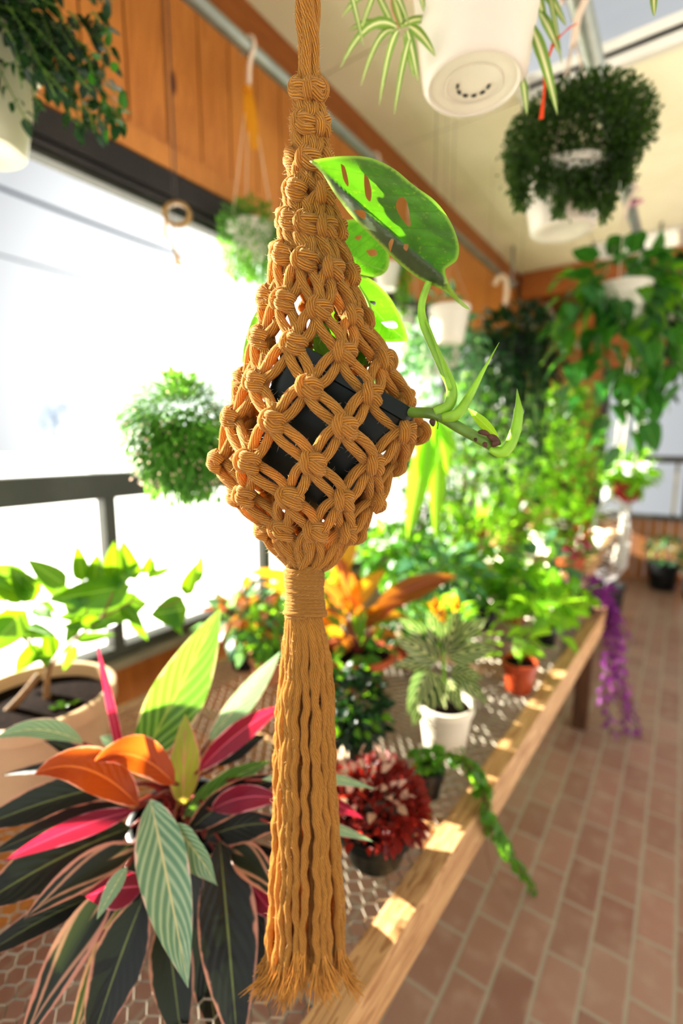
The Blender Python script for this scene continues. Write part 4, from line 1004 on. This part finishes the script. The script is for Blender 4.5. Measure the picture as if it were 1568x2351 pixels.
# mixed small plants behind (individually placed)
PL=[ # px,py(base on bench), rt,h, potmat, leafmat, rad, height, n, L,W, shape, label,name
(620,1560,.07,.10,'terra_pk','l_green',(.10,.10,.10),.16,120,.05,.03,'ovate','green bushy plant in a pale terracotta pot left of the tassel','potted_peperomia'),
(560,1520,.06,.09,'terra_pk','l_bronze',(.12,.12,.10),.2,90,.07,.035,'ovate','bronze and green croton in a pale clay pot by the window mullion','potted_croton'),
(700,1450,.07,.10,'terra','l_lime',(.13,.13,.12),.24,110,.07,.04,'ovate','lime green leafy plant in a clay pot directly behind the wrapped cord','potted_pothos'),
(480,1500,.06,.09,'black_pot','l_blue',(.14,.14,.10),.18,60,.10,.045,'lance','blue green lance leafed plant in a black pot at the rear of the bench','potted_dieffenbachia'),
(940,1530,.05,.09,'terra','l_mid',(.09,.09,.08),.15,60,.06,.03,'ovate','glossy green plant in a clay pot left of the zebra plant','potted_peperomia'),
(1010,1470,.07,.1,'black_pot','l_blue',(.16,.16,.18),.3,160,.09,.035,'lance','tall grey green lance leafed plant in a black pot at mid bench','potted_dracaena'),
(1110,1440,.06,.1,'black_pot','l_green',(.14,.14,.14),.28,110,.08,.05,'heart','mid green heart leafed plant in a black pot behind the small terracotta pot','potted_philodendron'),
(1250,1480,.05,.09,'black_pot','l_lime',(.12,.12,.06),.16,50,.08,.06,'round','lime round leafed plant in a black pot close to the bench rail','potted_peperomia'),
(1180,1430,.05,.08,'terra','l_lime',(.13,.13,.08),.2,70,.08,.055,'heart','lime pothos in an orange clay pot toward the far bench corner','potted_pothos'),
(900,1400,.07,.10,'black_pot','l_green',(.17,.17,.16),.34,140,.08,.05,'round','round leafed pilea with dark green coins in a black pot by the window','potted_pilea'),
(1300,1425,.05,.07,'black_pot','l_lime',(.12,.12,.05),.1,60,.06,.045,'round','low bright green plant at the far end of the bench beside the rail','potted_peperomia'),
(1060,1400,.07,.1,'black_pot','l_lime',(.20,.20,.20),.42,170,.09,.03,'lance','tall airy lime green plant with narrow leaves at the rear of the bench','potted_dracaena'),
(1230,1400,.06,.09,'terra','l_blue',(.15,.12,.12),.26,80,.10,.04,'lance','pale striped lance leafed plant at the bench end near the pink flowers','potted_dieffenbachia'),
]
for (px,py,rt,h,pm,lm,rad,hh,n,L,W_,shp,lab,nm) in PL:
    c=onz(px,py,ZP); c.x=max(c.x,-1.30); c.y=min(c.y,2.62)
    t=empty(nm,c,lab,'potted plant'); potlathe(c,rt*.75,rt,h,pm,t)
    m=MB(); cc=c+V((0,0,h+hh*.55)); clump(m,cc,rad,n,L,W_,shp,.1,.7,.3); m.build('foliage',lm,t)
    m=MB(); twigs(m,c+V((0,0,h*.85)),cc,rad,14,.003); m.build('stem','green_stem',t)
# far bench and floor-standing plants
FP=[ # x,y, zbase, rt,h,potmat, leafmat, center height, rad, n, L, W, shape, label,name
(-1.05,3.6,ZP,.12,.18,'terra_pk','l_lime',.62,(.32,.32,.42),560,.075,.045,'ovate','tall ficus-like shrub with sunlit lime leaves in a clay pot on the far bench','potted_ficus'),
(-.80,4.3,ZP,.12,.2,'black_pot','l_green',.70,(.34,.34,.45),560,.08,.045,'ovate','dense green ficus in a black pot on the far bench','potted_ficus'),
(-1.1,4.9,ZP,.12,.2,'terra_pk','l_mid',.8,(.34,.3,.5),460,.10,.055,'ovate','dark broad leafed shrub in a clay pot at the far end of the bench','potted_ficus'),
(-.62,3.5,ZP,.08,.12,'black_pot','l_lime',.28,(.2,.2,.2),170,.08,.05,'heart','lime heart leafed plant in a black pot at the near edge of the far bench','potted_pothos'),
(-1.15,2.95,0,.14,.3,'black_pot','l_green',1.25,(.26,.26,.62),620,.065,.035,'ovate','tall small-leafed tree in a black floor pot between the two benches','potted_tree'),
(-.80,3.08,0,.12,.25,'terra_pk','l_lime',1.05,(.22,.2,.48),380,.06,.035,'ovate','sunlit slender tree in a clay floor pot between the two benches','potted_tree'),
(-1.15,2.35,ZP,.09,.14,'black_pot','l_blue',.50,(.20,.2,.34),330,.055,.03,'ovate','tall silvery leafed plant by the window at the rear of the bench','potted_eucalyptus'),
]
for (x,y,z,rt,h,pm,lm,ch,rad,n,L,W_,shp,lab,nm) in FP:
    c=V((x,y,z)); t=empty(nm,c,lab,'potted plant'); potlathe(c,rt*.75,rt,h,pm,t)
    m=MB(); cc=c+V((0,0,ch)); clump(m,cc,rad,n,L,W_,shp,.0,.7,.15); m.build('foliage',lm,t)
    m=MB(); m.tube([c+V((0,0,h*.8)),cc+V((0.02,0,-rad[2]*.5)),cc+V((0,0,rad[2]*.4))],[.012,.009,.004],7); twigs(m,cc+V((0,0,-rad[2]*.5)),cc,rad,26,.005); m.build('stem','bark',t)
# hanging trailing plants near the window, centre right
for i,(px,py,D,n,lm,lab) in enumerate([(1010,860,2.3,26,'l_blue','pale trailing vine basket with silvery leaves near the window, left of the dark basket'),(1110,930,3.2,26,'l_lime','sunlit lime trailing basket below and behind the dark vine basket'),(1290,960,3.6,24,'l_green','green trailing basket in front of the end wall corner, left of the philodendron')]):
    c=at(px,py,D); hb=hangbasket(c,.07,.1,.12,'white_pl',(c.x,c.y,ZC-.05),lab,rail=False)
    m=MB();ms=MB();tp=c+V((0,0,.13)); clump(m,tp,(.2,.2,.12),180,.06,.035,'ovate',0,.7,.4)
    for k in range(n):
        a=rs.uniform(0,2*PI); r=rs.uniform(.1,.28); e=tp+V((r*math.cos(a),r*math.sin(a),-rs.uniform(.25,.75)))
        vine(m,ms,[tp,tp+V((r*.8*math.cos(a),r*.8*math.sin(a),.02)),e],.035,.05,.03,'ovate',.002)
    m.build('foliage',lm,hb); ms.build('vine_stem','dkgreen_stem',hb)
# flowering pots, bucket, trellis at far end
c=at(1290,1330,2.9); c=V((-.56,3.42,ZP)); t=empty('potted_cyclamen',c,'magenta and orange flowering plant in an orange pot past the end of the bench','potted plant'); potlathe(c,.07,.09,.11,'terra',t)
m=MB(); clump(m,c+V((0,0,.17)),(.10,.10,.06),60,.05,.04,'round'); m.build('flowers','l_magenta',t)
for k in range(8):
    m=MB(); m.leaf(c+V((.05,.03,.26))+rv(.06),rv(1)+V((0,0,.6)),rv(1)+V((0,0,1)),.05,.045,'round'); m.build('orange_flower','l_orange',t)
m=MB(); clump(m,c+V((0,0,.13)),(.13,.13,.04),60,.05,.03,'ovate'); m.build('foliage','l_green',t)
c=V((-.42,4.2,0)); t=empty('plant_pot_trellis',c,'clear oval wire trellis standing in a dark pot at the end of the aisle','trellis')
potlathe(c,.1,.13,.4,'black_pot',t)
m=MB(); q=c+V((0,0,.75))
def ov(a,s=1.): return q+V((.13*s*math.cos(a),0,.33*s*math.sin(a)))
m.tube([ov(k*PI/12) for k in range(25)],.012,6)
for k in range(-4,5):
    a=math.asin(max(-1,min(1,k/5))); m.tube([ov(a),ov(PI-a-.3)],.006,5); m.tube([ov(a),ov(PI-a+.3)],.006,5)
m.tube([q+V((0,0,-.33)),c+V((0,0,.3))],.01,6); m.build('trellis','clear',t)
c=V((-.74,4.05,ZP)); t=empty('bucket',c,'dark bucket with a bright white rim on the far bench','bucket'); potlathe(c,.09,.12,.2,'black_pot',t,soil=False)
m=MB(); m.lathe([(.118,.195),(.14,.205),(.14,.215),(.11,.215)],c,32); m.build('rim','white_pl',t)
for i,(x,y) in enumerate([(.22,5.6),(-.08,5.86)]):
    c=V((x,y,0)); t=empty('potted_shrub',c,['black floor pot with dark shrub against the end wall at the right edge','black floor pot with bluish plant near the end wall, left of the other'][i],'potted plant'); potlathe(c,.11,.15,.28,'black_pot',t)
    m=MB(); clump(m,c+V((0,0,.38)),(.18,.16,.14),150,.07,.03,'lance',.4); m.build('foliage',['l_dark','l_blue'][i],t)
# pale diagonal brace at far beam
t=MB(); t.bar(at(1215,760,5.0),at(1262,695,5.0),.06,.03); t.bar(at(1250,700,5.0),at(1330,800,5.0),.07,.03); o=t.build('shelf_brace','sill',None,False); tag(o,'pale V-shaped timber brace under the far cross beam','brace')
# ============================================================ LIGHT
w=bpy.data.worlds.new('world'); sc.world=w; w.use_nodes=True; nt=w.node_tree; nt.nodes.clear()
o=nt.nodes.new('ShaderNodeOutputWorld'); bg=nt.nodes.new('ShaderNodeBackground'); nt.links.new(bg.outputs[0],o.inputs[0])
tc=nt.nodes.new('ShaderNodeTexCoord'); dp=nt.nodes.new('ShaderNodeVectorMath'); dp.operation='DOT_PRODUCT'; nm=nt.nodes.new('ShaderNodeVectorMath'); nm.operation='NORMALIZE'
nt.links.new(tc.outputs['Generated'],nm.inputs[0]); nt.links.new(nm.outputs[0],dp.inputs[0])
SUN=V((-.95,-.10,.40)).normalized(); g=V((-.66,.74,.08)).normalized(); dp.inputs[1].default_value=g
cr=nt.nodes.new('ShaderNodeValToRGB'); nt.links.new(dp.outputs['Value'],cr.inputs[0])
e=cr.color_ramp.elements; e[0].position=0.; e[0].color=(.74,.75,.78,1); e[1].position=1.; e[1].color=(3.2,3.2,3.2,1)
x=cr.color_ramp.elements.new(.74); x.color=(.46,.465,.475,1); x=cr.color_ramp.elements.new(.86); x.color=(.62,.62,.63,1); x=cr.color_ramp.elements.new(.94); x.color=(1.1,1.1,1.1,1)
nt.links.new(cr.outputs[0],bg.inputs[0]); bg.inputs[1].default_value=1.0
def light(typ,name,loc,direction,energy,colr,**k):
    l=bpy.data.lights.new(name,typ); l.energy=energy; l.color=colr
    for a,b in k.items(): setattr(l,a,b)
    o=bpy.data.objects.new(name,l); col.objects.link(o); o.location=loc; o.rotation_euler=V(direction).to_track_quat('-Z','Y').to_euler(); return o
light('SUN','sun',(0,0,10),-SUN,26.,(1,.93,.82),angle=.01)
light('AREA','right_fill_light',(3.4,1.5,1.7),(-1,.1,.05),30,(1,.97,.92),shape='RECTANGLE',size=5,size_y=2.6)  # added fill lamp, out of view, brightening the room from the right
light('AREA','rear_fill_light',(.6,-2.4,1.9),(-.25,1,-.05),16,(1,.97,.93),shape='RECTANGLE',size=4,size_y=2.6)  # added fill lamp behind the camera, lightening the near sides
light('AREA','bounce_fill_light',(1.8,2.5,.3),(-.2,0,1),62,(1,.95,.86),shape='RECTANGLE',size=2,size_y=5)  # unseen upward lamp added to lift the ceiling in place of floor bounce
sc.view_settings.view_transform='Standard'; sc.view_settings.look='None'; sc.view_settings.exposure=.45; sc.view_settings.gamma=.86
sc.cycles.use_denoising=True
sc.cycles.use_adaptive_sampling=True; sc.cycles.adaptive_threshold=.025; sc.cycles.max_bounces=7; sc.cycles.transparent_max_bounces=8; sc.cycles.sample_clamp_indirect=8
